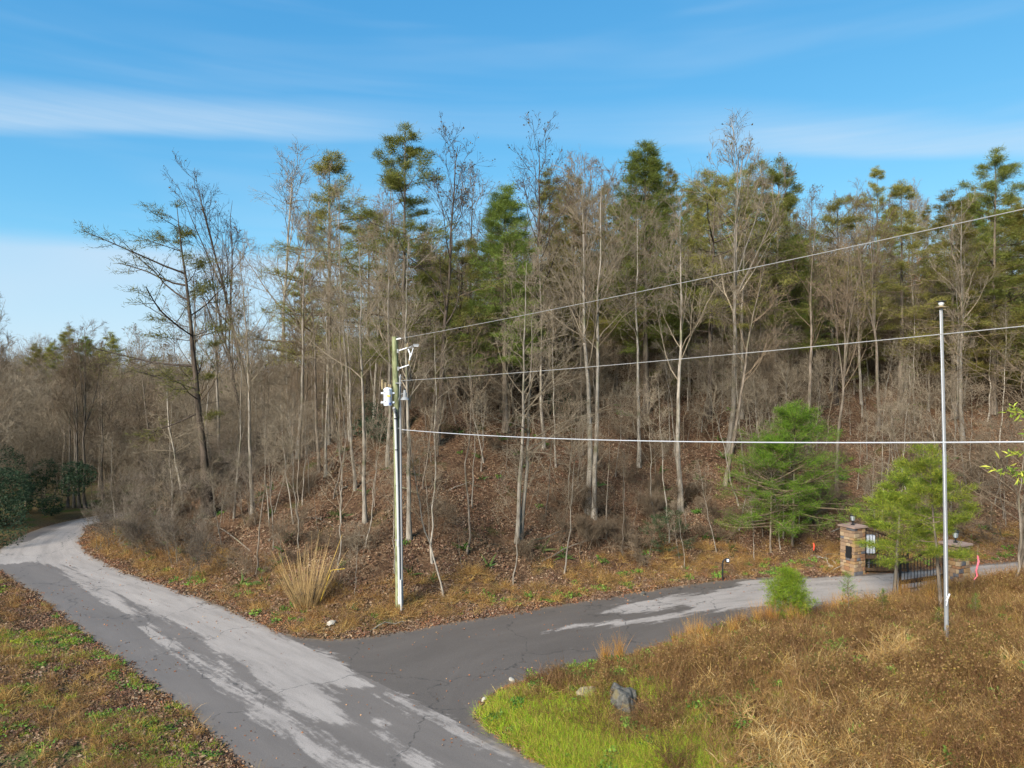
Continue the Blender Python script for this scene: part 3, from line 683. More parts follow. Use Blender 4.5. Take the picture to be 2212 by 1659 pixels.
tree_at('pine4', 2062, 905, 398, 'bushy pine left of the tall tiered one near the right edge', 2050, 3.0, **PT)
tree_at('pine4', 2225, 935, 405, 'dark pine cut off by the right edge of the picture', 2228, 4.0, **PT)
tree_at('pine4', 1240, 885, 440, 'dull green pine behind the straight twin trunks', 1240, 1.0, **PT)
tree_at('pine3', 985, 895, 520, 'low olive pine behind the tall dark trunked tree', 1000, 1.0, **PT)
tree_at('pine2', 1720, 855, 500, 'small pine filling the gap right of the big forked tree', 1722, 1.0, **PT)
tree_at('pine0', 1330, 855, 430, 'thin pine left of the dense green pine column', 1330, 4.0, **PT)
tree_at('pine4', 655, 905, 560, 'low dark pine at the foot of the airy leftmost tall pine', 650, 2.0, **PT)
tree_at('rust', 1985, 780, 565, 'small oak with rust-brown leaves under the right-hand pines', 1985, 2.0, name='oak_tree', cat='tree')
tree_at('rust', 505, 930, 740, 'small rust-leaved oak behind the dark leaning trees at the left', 505, 1.0, name='oak_tree', cat='tree')

# the rest of the wood
def free(x, y, dmin): return all((x - a) ** 2 + (y - b) ** 2 > dmin * dmin for a, b in TAKEN)
def scatter(n, box_, ok, dmin):
    out = []; tries = 0
    while len(out) < n and tries < n * 60:
        tries += 1
        x, y = random.uniform(*box_[:2]), random.uniform(*box_[2:])
        if not (-0.80 * y < x < 0.80 * y): continue
        d = float(sdist(np.array([x]), np.array([y]), hill_poly)[0])
        if ok(x, y, d) and free(x, y, dmin):
            TAKEN.append((x, y)); out.append((x, y, d))
    return out
def tz(x, y): return float(terrain(np.array([x]), np.array([y]))[0])
for x, y, d in scatter(112, (-24, 52, 30, 78), lambda x, y, d: d > 5.5 and random.random() < 1.15 - d / 70, 1.9):
    k = random.choice(['bare0', 'bare1', 'bare2', 'bare3', 'bare4', 'bare5', 'bare1', 'bare0'])
    plant(k, (x, y, tz(x, y) - .05), random.uniform(9, 13.5) * (1.15 if x < -6 else 1), 'slender bare tree lost among many others in the hillside wood', group='bare trees of the hillside wood', lean=(random.gauss(0, .04), random.gauss(0, .03)), wide=random.uniform(.85, 1.1))
for x, y, d in scatter(48, (-14, 50, 44, 72), lambda x, y, d: d > 16, 2.0):
    plant(random.choice(['pine0', 'pine1', 'pine2', 'pine3', 'pine4']), (x, y, tz(x, y) - .05), random.uniform(9, 14.5) * (0.8 if x < -8 else 1), 'olive green pine half hidden among bare trees along the ridge', cat='pine', name='pine_tree', group='pines along the ridge')
for x, y, d in scatter(150, (-23, 30, 26, 46), lambda x, y, d: 1.4 < d < 13, .8):
    plant(random.choice(['sapling0', 'sapling1', 'sapling2']), (x, y, tz(x, y) - .03), random.uniform(2.2, 7), 'thin bare sapling on the leaf-covered lower slope', name='sapling', cat='sapling', group='saplings on the lower slope', lean=(random.gauss(0, .12), random.gauss(0, .1)))
for x, y, d in scatter(92, (-25, 34, 28, 56), lambda x, y, d: 3.0 < d < 26, 1.2):
    plant(random.choice(['slim0', 'slim1', 'slim2', 'slim0']), (x, y, tz(x, y) - .04), random.uniform(7.5, 12.5) * (1.1 if x < -6 else 1), 'pole-thin bare tree on the wooded slope, one of many alike', group='pole-thin trees on the slope', name='bare_tree', lean=(random.gauss(0, .06), random.gauss(0, .05)))
for x, y, d in scatter(34, (-20, 40, 34, 62), lambda x, y, d: 8 < d < 34, 1.8):
    plant(random.choice(['wisp0', 'wisp1']), (x, y, tz(x, y) - .04), random.uniform(4.5, 9), 'wispy olive understory pine half lost among the bare trunks', cat='pine', name='pine_tree', group='wispy understory pines')
def far_ok(x, y, d): return d < -3 and float(road_d(np.array([x]), np.array([y]))[0]) < -3 and x < -27
for x, y, d in scatter(58, (-80, -28, 50, 120), lambda x, y, d: far_ok(x, y, d) or (x < -14 and d > 8 and y > 60), 2.6):
    plant(random.choice(['bare0', 'bare2', 'bare3', 'bare5', 'bare1']), (x, y, tz(x, y) - .05), random.uniform(8, 12.5), 'hazy bare tree in the far wood beyond the road bend', group='bare trees of the far wood beyond the bend', wide=1.15)
for (u, v, vt), nth in zip([(75, 880, 745), (112, 880, 742), (150, 880, 708), (185, 890, 730), (210, 905, 760), (240, 900, 720)], ['leftmost', 'second from the left', 'tallest', 'fourth from the left', 'lowest', 'rightmost']):
    y = 92.0 - abs(u - 150) * .08; x = (u - 1106) / F * y; z = tz(x, y)
    plant('pine4' if u != 185 else 'pine2', (x, y, z), H - (vt - 830) / F * y - z, nth + ' of the distant pines above the road bend', cat='pine', name='pine_tree', group='distant pines above the road bend', wide=1.2)
# single bare trees at the picture's edges
x, y = -30.5, 41.0
plant('bare3', (x, y, tz(x, y)), 13.5, 'bare tree cut off by the left edge of the picture', rz=1.0)
x, y = 20.4, 29.0
plant('arching_brown', (x, y, tz(x, y)), 9.5, 'grey many-branched tree leaning in from the right beyond the flagpole', rz=2.1, lean=(-.22, 0), wide=1.15)
x, y = 23.5, 32.5
plant('arching_brown', (x, y, tz(x, y)), 11.5, 'second many-branched tree behind the leaning one at the right edge', rz=4.1, lean=(-.15, 0), wide=1.2)
x, y = 17.5, 24.6
plant('sapling1', (x, y, tz(x, y)), 5.5, 'dark bare leaning tree on the verge right of the flagpole', rz=1.0, lean=(-.10, 0), wide=1.6)

# trunks beyond the bend, on the far side of the road
for j, (u, w) in enumerate([(146, 'leftmost'), (160, 'second'), (171, 'third'), (184, 'rightmost')]):
    x, y = flat(u, 1113); y += 1.2; x = (u - 1106) / F * y
    plant(['bare2', 'bare5', 'bare2', 'bare3'][j], (x, y, tz(x, y)), 9 + j, w + ' of the dark trunks standing beyond the dark evergreen bush', group='trunks beyond the evergreen bush', rz=j * 1.7)

# young pines near the driveway
YP = dict(cat='pine', name='young_pine', group='young pines by the driveway')
tree_at('young_pine', 1664, 1196, 952, 'bushy bright green young pine left in the pair before the gate', 1668, 0.3, **YP)
tree_at('young_pine', 1712, 1182, 890, 'taller bright green young pine right in the pair before the gate', 1716, 2.0, **YP)
tree_at('dusky_pine', 1468, 1212, 1098, 'dull green wispy young pine right of the tall straight trunk', 1450, 1.0, **YP)
tree_at('dusky_pine', 1402, 1205, 1110, 'small dull green pine left of the wispy one on the lower slope', 1420, 3.0, **YP)
tree_at('gate_pine', 1930, 1303, 1025, 'leafy young pine standing in front of the iron gate', 1945, 0.9, wide=1.3, **YP)
tree_at('gate_pine', 2034, 1330, 985, 'dark stemmed young pine right beside the flagpole', 2008, 3.4, **YP)
tree_at('bushy_pine', 1706, 1345, 1232, 'compact vivid green little pine at the near edge of the driveway', 1703, 0.5, **YP)
tree_at('pine_seedling', 1834, 1335, 1240, 'thin pine seedling in the grass right of the compact little pine', 1830, 1.0, **YP)
for u, v in [(1905, 1335), (2105, 1345), (2025, 1375)]:
    tree_at('pine_seedling', u, v, v - 62, {1905: 'pale green tuft-like seedling before the gate pine', 2105: 'green seedling in the brush right of the flagpole', 2025: 'green seedling in the brush just left of the flagpole foot'}[u], u + 3, 2.0, **YP)

# dark evergreen bush by the bend, and laurels on the slope
def evergreen(seed, w, h, n, cols, size):
    rg = np.random.default_rng(seed)
    lob = rg.normal(size=(9, 3)) * np.array([w * .26, w * .26, h * .16]) + np.array([0, 0, h * .42])
    lr = rg.uniform(.20, .34, 9) * w
    k = rg.integers(0, 9, n); d = unit(rg.normal(size=(n, 3))); rr = rg.uniform(.55, 1.0, n) ** .5
    p = lob[k] + d * (lr[k] * rr)[:, None] * np.array([1, 1, .85]); p[:, 2] = np.abs(p[:, 2]) * np.where(p[:, 2] < 0, .3, 1)
    v, f, c = leaf_quads(rg, p, size, cols, .3, .38)
    P, Rr = trunk_line(rg, h * .55, .05, 6, .05); P1, R1 = grow(rg, P, Rr, 14, .05, .9, (25, 60), lambda L, t: L * .8, 6, .3, .15, .7, .4)
    return mesh('foliage', v, f, col=c), mesh('stems', *join([tubes(P, Rr, 5), tubes(P1, R1, 4)]), smooth=True)
RHODO = np.array([[.028, .058, .026], [.040, .075, .032], [.022, .045, .020], [.055, .085, .045]])
def bush(loc, seed, w, h, n, label, size=.16, cols=RHODO, name='evergreen_bush', group=None):
    fo, st = evergreen(seed, w, h, n, cols, size)
    o = thing(name, label, 'bush', loc, group); obj('foliage', fo, M_leaf, o); obj('stem', st, M_bark_brown, o)
for u, v, w, h_, n, lab in [(20, 1172, 6.0, 5.4, 15000, 'big dark evergreen bush left of the road bend'), (108, 1138, 3.2, 3.4, 6000, 'smaller evergreen bush between big bush and dark trunks')]:
    y = 8.5 * F / (v - 830) + 1.6; x = (u - 1106) / F * y - (2.5 if u < 50 else 1.3); y += 1.4
    bush((x, y, tz(x, y) - .1), int(u), w, h_, n, lab, group='evergreen bushes by the bend')
for u, v, w, h_, lab in [(1320, 800, 3.0, 2.6, 'dark green laurel high on the slope behind the twin trunks'), (1215, 905, 3.2, 2.2, 'dull green laurel left of the twin trunks'), (815, 960, 2.2, 2.4, 'laurel on the slope left of the transformer'), (1700, 760, 3.6, 4.0, 'yellowish evergreen high on the slope above the young pines')]:
    x, y, z = hit(u, v); bush((x, y, z - .1), int(u) + 3, w, h_, 2600, lab, cols=RHODO * np.array([1.8, 1.6, 1.0]) if u > 1500 else RHODO * 1.3, name='laurel_bush', group='laurels on the slope')

# ---------------------------------------------------------------- ground cover and thicket (nobody could count these)
def gn_scatter(name, kinds, pts, rot, scale, pick=None, label=None):
    """one object that strews the given clump meshes over pts"""
    col = bpy.data.collections.new(name + '_clumps')
    for i, (me, mat) in enumerate(kinds):
        if not len(me.materials): me.materials.append(mat)
        col.objects.link(bpy.data.objects.new('%s_%02d' % (name, i), me))
    n = len(pts); me = bpy.data.meshes.new(name); me.vertices.add(n); me.vertices.foreach_set('co', np.asarray(pts, np.float32).ravel())
    a = me.attributes.new('turn', 'FLOAT_VECTOR', 'POINT'); a.data.foreach_set('vector', np.asarray(rot, np.float32).ravel())
    a = me.attributes.new('size', 'FLOAT', 'POINT'); a.data.foreach_set('value', np.asarray(scale, np.float32))
    a = me.attributes.new('pick', 'INT', 'POINT'); a.data.foreach_set('value', np.asarray(R.integers(0, len(kinds), n) if pick is None else pick, np.int32))
    o = obj(name, me, kind='stuff')
    if label: o['label'] = label
    g = bpy.data.node_groups.new(name, 'GeometryNodeTree')
    g.interface.new_socket('Geometry', in_out='INPUT', socket_type='NodeSocketGeometry'); g.interface.new_socket('Geometry', in_out='OUTPUT', socket_type='NodeSocketGeometry')
    t = NT(g); gi = t.n('NodeGroupInput'); go = t.n('NodeGroupOutput')
    ci = t.n('GeometryNodeCollectionInfo'); ci.inputs[0].default_value = col; ci.inputs['Separate Children'].default_value = True; ci.inputs['Reset Children'].default_value = True
    def attr(nm, ty):
        x = t.n('GeometryNodeInputNamedAttribute', data_type=ty); x.inputs[0].default_value = nm; return x.outputs[0]
    ip = t.n('GeometryNodeInstanceOnPoints')
    t.put(ip.inputs['Points'], gi.outputs[0]); t.put(ip.inputs['Instance'], ci.outputs[0]); ip.inputs['Pick Instance'].default_value = True
    t.put(ip.inputs['Instance Index'], attr('pick', 'INT')); t.put(ip.inputs['Rotation'], attr('turn', 'FLOAT_VECTOR')); t.put(ip.inputs['Scale'], attr('size', 'FLOAT'))
    g.links.new(ip.outputs[0], go.inputs[0])
    md = o.modifiers.new('strew', 'NODES'); md.node_group = g
    return o
def sample(n, box_, keep):
    """n spots in the box, thinned by keep(x, y) -> probability"""
    out = []
    got = 0
    for _ in range(60):
        x = R.uniform(box_[0], box_[1], n * 2); y = R.uniform(box_[2], box_[3], n * 2)
        k = (np.abs(x) < 0.78 * y + 1.5); x, y = x[k], y[k]
        if not len(x): continue
        k = (R.random(len(x)) < keep(x, y)) & ((x - BX) ** 2 + (y - BY + .3) ** 2 > .38); out.append(np.stack([x[k], y[k]], 1)); got += k.sum()
        if got >= n: break
    p = np.concatenate(out)[:n]
    return np.column_stack([p, terrain(p[:, 0], p[:, 1])])
def spin(n, tilt=.0): return np.column_stack([R.normal(size=n) * tilt, R.normal(size=n) * tilt, R.uniform(0, 6.28, n)])
def on_slope(p):
    """turn so that a flat patch lies on the ground"""
    e = .3
    zx = (terrain(p[:, 0] + e, p[:, 1]) - terrain(p[:, 0] - e, p[:, 1])) / (2 * e); zy = (terrain(p[:, 0], p[:, 1] + e) - terrain(p[:, 0], p[:, 1] - e)) / (2 * e)
    zx = np.clip(zx, -1.2, 1.2); zy = np.clip(zy, -1.2, 1.2)
    rot = np.zeros((len(p), 3))
    for i in range(len(p)):
        q = Vector((0, 0, 1)).rotation_difference(Vector((-zx[i], -zy[i], 1)))
        from mathutils import Quaternion
        rot[i] = (q @ Quaternion((0, 0, 1), R.uniform(0, 6.28))).to_euler()
    return rot

def blades(seed, n, rad, ln, wd, cols, lean=.5, curl=.9, npt=5, droop=.5, z0=-.03):
    rg = np.random.default_rng(seed)
    a = rg.uniform(0, 6.28, n); r_ = rad * np.sqrt(rg.random(n))
    p = np.column_stack([r_ * np.cos(a), r_ * np.sin(a), np.full(n, z0)])
    d = unit(rg.normal(size=(n, 3)) * np.array([lean, lean, .15]) + np.array([0, 0, 1.0]))
    L = rg.uniform(*ln, n); w = rg.uniform(*wd, n); cv = rg.normal(size=(n, 3)) * curl / npt
    out = [p]
    for s in range(npt - 1):
        d = unit(d + cv + np.array([0, 0, -droop / npt]) + rg.normal(size=d.shape) * .08)
        p = p + d * (L / (npt - 1))[:, None]; p[:, 2] = np.maximum(p[:, 2], .015); out.append(p)
    P = np.stack(out, 1); side = unit(np.cross(P[:, -1] - P[:, 0], rg.normal(size=(n, 3))))
    v, q = ribbons(P, w, side)
    c = cols[rg.integers(0, len(cols), n)] * rg.uniform(.7, 1.3, (n, 1))
    return v, q, np.repeat(c, 2 * npt, 0)
def blade_mesh(*a, **k):
    v, q, c = blades(*a, **k); return mesh('tuft', v, q, col=c)
TAN = np.array([[.47, .28, .085], [.38, .21, .065], [.54, .36, .14], [.33, .175, .055]])
GOLD = np.array([[.52, .27, .07], [.44, .21, .05], [.58, .34, .10]])
BRN = np.array([[.27, .148, .057], [.20, .106, .043], [.33, .19, .078], [.42, .26, .115], [.29, .20, .05]])
GRN = np.array([[.22, .38, .02], [.30, .46, .025], [.42, .50, .03], [.15, .28, .018], [.50, .42, .06], [.42, .29, .08], [.34, .22, .07]])
WEED = np.array([[.10, .19, .03], [.15, .25, .035], [.07, .14, .025]])
RED = np.array([[.30, .115, .05], [.26, .10, .045], [.36, .16, .07]])
LIT = np.array([[.19, .112, .065], [.15, .085, .05], [.23, .145, .088], [.11, .062, .037], [.31, .215, .14], [.17, .088, .053]])
LITR = np.array([[.36, .17, .075], [.30, .125, .055], [.42, .24, .12], [.24, .10, .05]])
dead_tufts = [(blade_mesh(100 + i, 90, .28, (.35, .95), (.010, .018), TAN, .75, 1.3, 6, 1.0), M_grass) for i in range(4)]
brown_tufts = [(blade_mesh(110 + i, 120, .32, (.25, .65), (.008, .014), BRN, .9, 1.5, 5, .7), M_grass) for i in range(4)]
green_tufts = [(blade_mesh(120 + i, 90, .22, (.14, .36), (.008, .014), GRN, .55, .8, 4, .6), M_grass) for i in range(4)]
sedge_tufts = [(blade_mesh(130 + i, 60, .09, (.5, 1.0), (.006, .011), GOLD, .13, .25, 5, .12), M_grass) for i in range(3)]
def weed_stems(seed, n=9, h=(.6, 1.15), cols=BRN):
    rg = np.random.default_rng(seed)
    p = np.column_stack([rg.normal(size=(n, 2)) * .16, np.zeros(n)]); L = rg.uniform(*h, n); d = unit(np.column_stack([rg.normal(size=(n, 2)) * .22, np.ones(n)]))
    P = np.stack([p + d * (L * t)[:, None] + np.array([.0, .0, -.06]) * t * t for t in (0, .4, .75, 1)], 1); Rr = np.full((n, 4), .0055) * np.linspace(1, .5, 4)
    P1, R1 = grow(rg, P, Rr, 10, .35, 1, (25, 60), lambda a, t: .22 * (1.3 - t) + .05, 3, .3, .15, .8, .5)
    v, f = join([tubes(P, Rr, 3), tubes(P1, np.maximum(R1, .003), 3)])
    lv, lf, lc = leaf_quads(rg, P1[:, -1][rg.random(len(P1)) < .8], .07, cols)
    c = np.concatenate([np.tile(cols[0][None] * .8, (len(v), 1)), lc])
    f4 = np.concatenate(f); return mesh('stems', np.concatenate([v, lv]), [f4, lf + len(v)], col=c)
weed_tufts = [(weed_stems(140 + i), M_grass) for i in range(4)]
def leaf_patch(seed, n, rad, cols, size=.10, lift=.03, flat_=.72):
    rg = np.random.default_rng(seed); a = rg.uniform(0, 6.28, n); r_ = rad * np.sqrt(rg.random(n))
    v, f, c = leaf_quads(rg, np.column_stack([r_ * np.cos(a), r_ * np.sin(a), rg.uniform(.0, lift, n)]), size, cols, flat_, .62)
    return mesh('leaves', v, f, col=c)
litter = [(leaf_patch(150 + i, 110, .6, LIT), M_litter) for i in range(5)]
litter_red = [(leaf_patch(160 + i, 60, .42, LITR, .085), M_litter) for i in range(3)]
weeds_green = [(leaf_patch(170 + i, 60, .26, WEED * (1.0 + .5 * (i % 2)), .11, .14, .35), M_leaf) for i in range(4)]
def fern(seed):
    rg = np.random.default_rng(seed); v, q, c = blades(seed, 16, .06, (.35, .6), (.07, .11), np.array([[.055, .10, .022], [.08, .13, .03], [.10, .14, .03]]), .9, .5, 5, 1.1)
    return mesh('fern', v, q, col=c)
ferns = [(fern(180 + i), M_leaf) for i in range(3)]
def thicket_clump(seed, mat, h=4.6, n=5):
    rg = np.random.default_rng(seed); ps = []
    for k in range(n):
        P, Rr = trunk_line(rg, h * rg.uniform(.6, 1.1), rg.uniform(.012, .028), 7, .05, rg.normal(size=2) * .9, .2)
        P[:, :, :2] += rg.normal(size=2) * .5
        P1, R1 = grow(rg, P, Rr, 13, .18, 1, (25, 60), lambda L, t: L * .34 * (1.2 - .6 * t), 5, .25, .2, .6, .35)
        P2, R2 = grow(rg, P1, R1, 6, .15, 1, (20, 60), lambda L, t: np.clip(L * .55, .3, .9), 4, .15, .2, .8, .5)
        P3, R3 = grow(rg, P2, R2, 2, .3, 1, (20, 55), lambda L, t: np.clip(L * .6, .2, .5), 3, .1, .2, .8, .6)
        ps += [tubes(P, Rr, 4), tubes(P1, np.maximum(R1, .0075), 3), tubes(P2, np.maximum(R2, .0055), 3), tubes(P3, np.maximum(R3, .0045), 3)]
    return mesh('thicket', *join(ps), smooth=True), mat
thickets = [thicket_clump(190 + i, M_twig_pale if i % 2 == 0 else M_twig_brown) for i in range(6)]
lowbrush = [thicket_clump(200 + i, M_twig_brown, 1.5, 6) for i in range(3)]

BX, BY = hit(1352, 1520)[:2]
def HD(x, y): return sdist(x, y, hill_poly)
def MD(x, y): return sdist(x, y, mound_poly)
# tangle on the nose of the hill inside the road bend
p = sample(48, (-27, -9, 27, 48), lambda x, y: (lambda d: np.where((d > .8) & (d < 8), np.clip((-x - 10) / 8, 0, 1), 0))(HD(x, y)))
gn_scatter('bend_tangle', [thicket_clump(210 + i, M_bark_brown, 4.0, 5) for i in range(3)], p, spin(len(p), .2), R.uniform(.45, .95, len(p)))
# thicket under and behind the trees
p = sample(540, (-26, 56, 28, 80), lambda x, y: (lambda d: np.clip((d - 10) / 9, 0, 1) * np.clip(1.6 - d / 34, .15, 1))(HD(x, y)))
gn_scatter('thicket', thickets, p, spin(len(p), .06), R.uniform(.55, 1.25, len(p)))
p = sample(420, (-95, -18, 41, 125), lambda x, y: np.where((road_d(x, y) < -1.6) & ((HD(x, y) < 0) | (y > 60)), 1.0, 0))
gn_scatter('far_thicket', thickets, p, spin(len(p), .06), R.uniform(1.0, 2.0, len(p)))
p = sample(170, (-25, 34, 24, 60), lambda x, y: (lambda d: np.where(d > 1.8, np.exp(-np.abs(d - 4) / 9), 0))(HD(x, y)))
gn_scatter('low_brush', lowbrush, p, spin(len(p), .2), R.uniform(.4, .9, len(p)))
# leaf litter on the hill
p = sample(3600, (-27, 34, 22, 62), lambda x, y: (lambda d: np.where(d > .15, np.exp(-d / 16), 0))(HD(x, y)))
gn_scatter('leaf_litter', litter, p + [0, 0, .012], on_slope(p), R.uniform(.7, 1.2, len(p)))
# red-brown leaves drifted along the pavement's edges
def near_edge(x, y, w): rd = -road_d(x, y); return np.where((rd > -.12) & (rd < w), 1 - np.clip(rd / w, 0, 1) * .8, 0)
p = sample(1500, (-25, 26, 14, 46), lambda x, y: near_edge(x, y, 1.5))
gn_scatter('drifted_leaves', litter_red + litter[:2], p + [0, 0, .02], on_slope(p), R.uniform(.35, .8, len(p)))
stray = [(leaf_patch(165 + i, 7, .8, LITR, .07, .006, .9), M_litter) for i in range(3)]
p = sample(150, (-22, 22, 14, 46), lambda x, y: np.where(road_d(x, y) > .1, np.exp(-road_d(x, y) / .7) * .8 + .06, 0)); p[:, 2] = .012
gn_scatter('stray_leaves', stray, p, spin(len(p)), R.uniform(.6, 1.1, len(p)))
# ferns and green sprigs on the slope
p = sample(170, (-22, 32, 25, 52), lambda x, y: (lambda d: np.where(d > 1, np.exp(-d / 14), 0) * np.where(vnoise(x * .4, y * .4) > .5, 1, .2))(HD(x, y)))
gn_scatter('ferns', ferns + weeds_green[:1], p, spin(len(p), .2), R.uniform(.7, 1.4, len(p)))
# dry grass along the toe of the hill
p = sample(1500, (-24, 28, 23, 42), lambda x, y: (lambda d: np.where((d > .35) & (d < 3.2), .35 + .65 * (vnoise(x * .6 + 9, y * .6) > .45), 0))(HD(x, y)))
gn_scatter('dry_verge_grass', brown_tufts + dead_tufts[:2], p, spin(len(p), .15), R.uniform(.35, .85, len(p)))
p = sample(120, (-20, 28, 23, 36), lambda x, y: (lambda d: np.where((d > .3) & (d < 1.7), 1.0 * (vnoise(x * .7 + 3, y * .7 + 8) > .52), 0))(HD(x, y)))
gn_scatter('green_verge_weeds', weeds_green + green_tufts[:1], p, spin(len(p), .1), R.uniform(.5, 1.0, len(p)))
# the overgrown mound in the right foreground
def corner(x, y):
    """how strongly the green lawn grass grows: near the road corner, thinning inland"""
    d = MD(x, y); return np.clip(1.15 - (x - 1.0) / 3.7, 0, 1) * np.clip(1.25 - (y - 12.5) / 5.5, 0, 1) * np.clip(d / .15, 0, 1)
def tanness(x, y): return np.clip((vnoise(x * .35 + 4, y * .5 + 2) - .35) * 3, 0, 1) * np.clip((x - 3) / 7, .15, 1)
vis = (-2, 27, 7.5, 29)
p = sample(3300, vis, lambda x, y: np.where(MD(x, y) > .3, .75 * (1 - .8 * np.clip(corner(x, y) * 1.5, 0, 1)) * np.clip(MD(x, y) / 1.5, .25, 1), 0))
gn_scatter('brown_brush', brown_tufts, p, spin(len(p), .25), (.35 + .75 * R.random(len(p)) ** 1.5 + .35 * (vnoise(p[:, 0] * .9, p[:, 1] * .9) > .6)) * np.clip(.28 + MD(p[:, 0], p[:, 1]) * .28, .3, 1))
straw = [(blade_mesh(400 + i, 90, .30, (.3, .7), (.010, .020), np.array([[.56, .38, .15], [.48, .30, .10], [.62, .45, .22], [.42, .24, .075]]), 1.1, 2.0, 7, 1.2), M_grass) for i in range(4)]
p = sample(330, vis, lambda x, y: np.where(MD(x, y) > 1.2, np.clip((vnoise(x * .8 + 44, y * .8 + 15) - .52) * 5, 0, 1) * np.clip((x - 2) / 6, .05, 1) * np.clip((24 - y) / 6, .1, 1), 0))
gn_scatter('straw_tangles', straw, p + [0, 0, .12], spin(len(p), .4), R.uniform(.6, 1.1, len(p)))
dark_tufts = [(blade_mesh(410 + i, 120, .34, (.25, .6), (.008, .014), np.array([[.17, .085, .038], [.13, .065, .03], [.21, .11, .05], [.12, .075, .028]]), .9, 1.5, 5, .7), M_grass) for i in range(3)]
p = sample(1500, vis, lambda x, y: np.where(MD(x, y) > .8, np.clip((vnoise(x * .6 + 70, y * .6 + 33) - .42) * 5, 0, 1) * (1 - np.clip(corner(x, y) * 1.6, 0, 1)), 0))
gn_scatter('dark_brown_brush', dark_tufts, p, spin(len(p), .25), R.uniform(.5, 1.35, len(p)))
p = sample(1000, vis, lambda x, y: np.where(MD(x, y) > .5, tanness(x, y) * (1 - np.clip(corner(x, y) * 1.6, 0, 1)), 0))
gn_scatter('dead_tan_grass', dead_tufts, p, spin(len(p), .35), R.uniform(.4, .85, len(p)) * np.clip(.4 + MD(p[:, 0], p[:, 1]) * .2, .4, 1))
p = sample(950, vis, lambda x, y: np.where(MD(x, y) > .8, (.25 + .75 * (vnoise(x * .5 + 20, y * .5) > .5)) * (1 - np.clip(corner(x, y) * 2, 0, 1)), 0))
gn_scatter('dead_weed_stems', weed_tufts, p, spin(len(p), .2), R.uniform(.4, .85, len(p)) * np.clip(.3 + MD(p[:, 0], p[:, 1]) * .2, .35, 1))
p = sample(150, (2, 22, 17, 30), lambda x, y: (lambda d: np.where((d > .2) & (d < 3.5), 1 - d / 4, 0) * (vnoise(x * 1.3, y * 1.3 + 40) > .62))(MD(x, y)))
gn_scatter('broom_sedge', sedge_tufts, p, spin(len(p), .06), R.uniform(.6, 1.15, len(p)))
p = sample(1900, (-1.5, 8, 9, 22), lambda x, y: np.where(MD(x, y) > .03, corner(x, y) ** 1.3 * np.clip(vnoise(x * 1.1 + 6, y * 1.1) * 2.6 - .5, 0, 1), 0))
gn_scatter('green_grass', green_tufts, p, spin(len(p), .15), R.uniform(.6, 1.1, len(p)))
p = sample(1100, vis, lambda x, y: np.where(MD(x, y) > .2, .2 + (vnoise(x * .6 + 31, y * .6 + 7) > .62), 0) * .6)
gn_scatter('green_weeds', weeds_green + green_tufts[:2], p + [0, 0, .12], spin(len(p), .2), R.uniform(.4, .9, len(p)))
# the left verge
def LV(x, y): return (HD(x, y) < 0) & (MD(x, y) < 0) & (road_d(x, y) < -.06)
lbox = (-28, -2, 8, 34)
p = sample(1000, lbox, lambda x, y: np.where(LV(x, y), np.exp(road_d(x, y) / 5), 0) * .9)
gn_scatter('verge_leaves', litter, p + [0, 0, .015], on_slope(p), R.uniform(.5, 1.0, len(p)))
p = sample(1700, lbox, lambda x, y: np.where(LV(x, y), np.clip(-road_d(x, y) / 2.5, .10, 1) * (.3 + .7 * (vnoise(x * .7, y * .7 + 12) > .45)), 0))
gn_scatter('verge_dry_grass', [brown_tufts[0], brown_tufts[1], dark_tufts[0], dead_tufts[2]], p, spin(len(p), .25), R.uniform(.3, .75, len(p)))
p = sample(1500, lbox, lambda x, y: np.where(LV(x, y) & (vnoise(x * .8 + 2, y * .8 + 30) > .5), np.exp(road_d(x, y) / 4), 0))
gn_scatter('verge_green_grass', green_tufts + weeds_green[1:3], p, spin(len(p), .1), R.uniform(.35, .75, len(p)))

# ---------------------------------------------------------------- utility pole
M_pole = bark('weathered_green_pole', (0.24, 0.25, 0.13), (0.10, 0.105, 0.055), 0.5, 1.5)
M_galv = plain('galvanised_steel', (0.27, 0.27, 0.265), 0.55, 0.2, vary=0.15)
M_pvc = plain('grey_plastic_conduit', (0.50, 0.49, 0.46), 0.45, vary=0.08)
M_tank = plain('light_grey_enamel', (0.62, 0.65, 0.70), 0.35, vary=0.06, scale=3)
M_black = plain('black_rubber', (0.018, 0.018, 0.02), 0.5)
M_porc = plain('brown_porcelain', (0.34, 0.26, 0.14), 0.3)
M_white = plain('white_fibreglass', (0.72, 0.72, 0.72), 0.4, vary=0.06)
M_yellow = plain('yellow_label', (0.75, 0.55, 0.05), 0.5)
M_blue = plain('blue_label', (0.05, 0.10, 0.38), 0.5)
PX0, PY0 = flat(863, 1328); PZ0 = tz(PX0, PY0)
def pl(u, v, dy=0.0):
    """survey point on the pole -> pole coordinates"""
    s = F / PY0; return np.array([(u - 863) / s, dy, (1328 - v) / s])
def part(name, shape, mat, parent, smooth=True, **kw):
    v, f = shape; o = obj(name, mesh(name, v, f, smooth=smooth), mat, parent, **kw)
    if smooth:
        m = o.modifiers.new('edges', 'EDGE_SPLIT'); m.split_angle = math.radians(40)
    return o
up_ = thing('utility_pole', 'green weathered wooden utility pole with grey transformer at the roadside corner', 'utility pole', (PX0, PY0, PZ0))
part('pole', cap_tube([pl(863, 1345), pl(862, 1200), pl(857, 950), pl(852.5, 743)], [.150, .142, .124, .104], 14), M_pole, up_)
tk = thing('transformer', '', ''); del tk['label'], tk['category']; tk.parent = up_; tk.location = pl(839.2, 891.5, -.12)
part('tank', lathe([(.15, 0), (.158, .02), (.158, .56), (.165, .565), (.165, .60), (.14, .635), (.07, .665), (.0, .67)], sides=20), M_tank, tk)
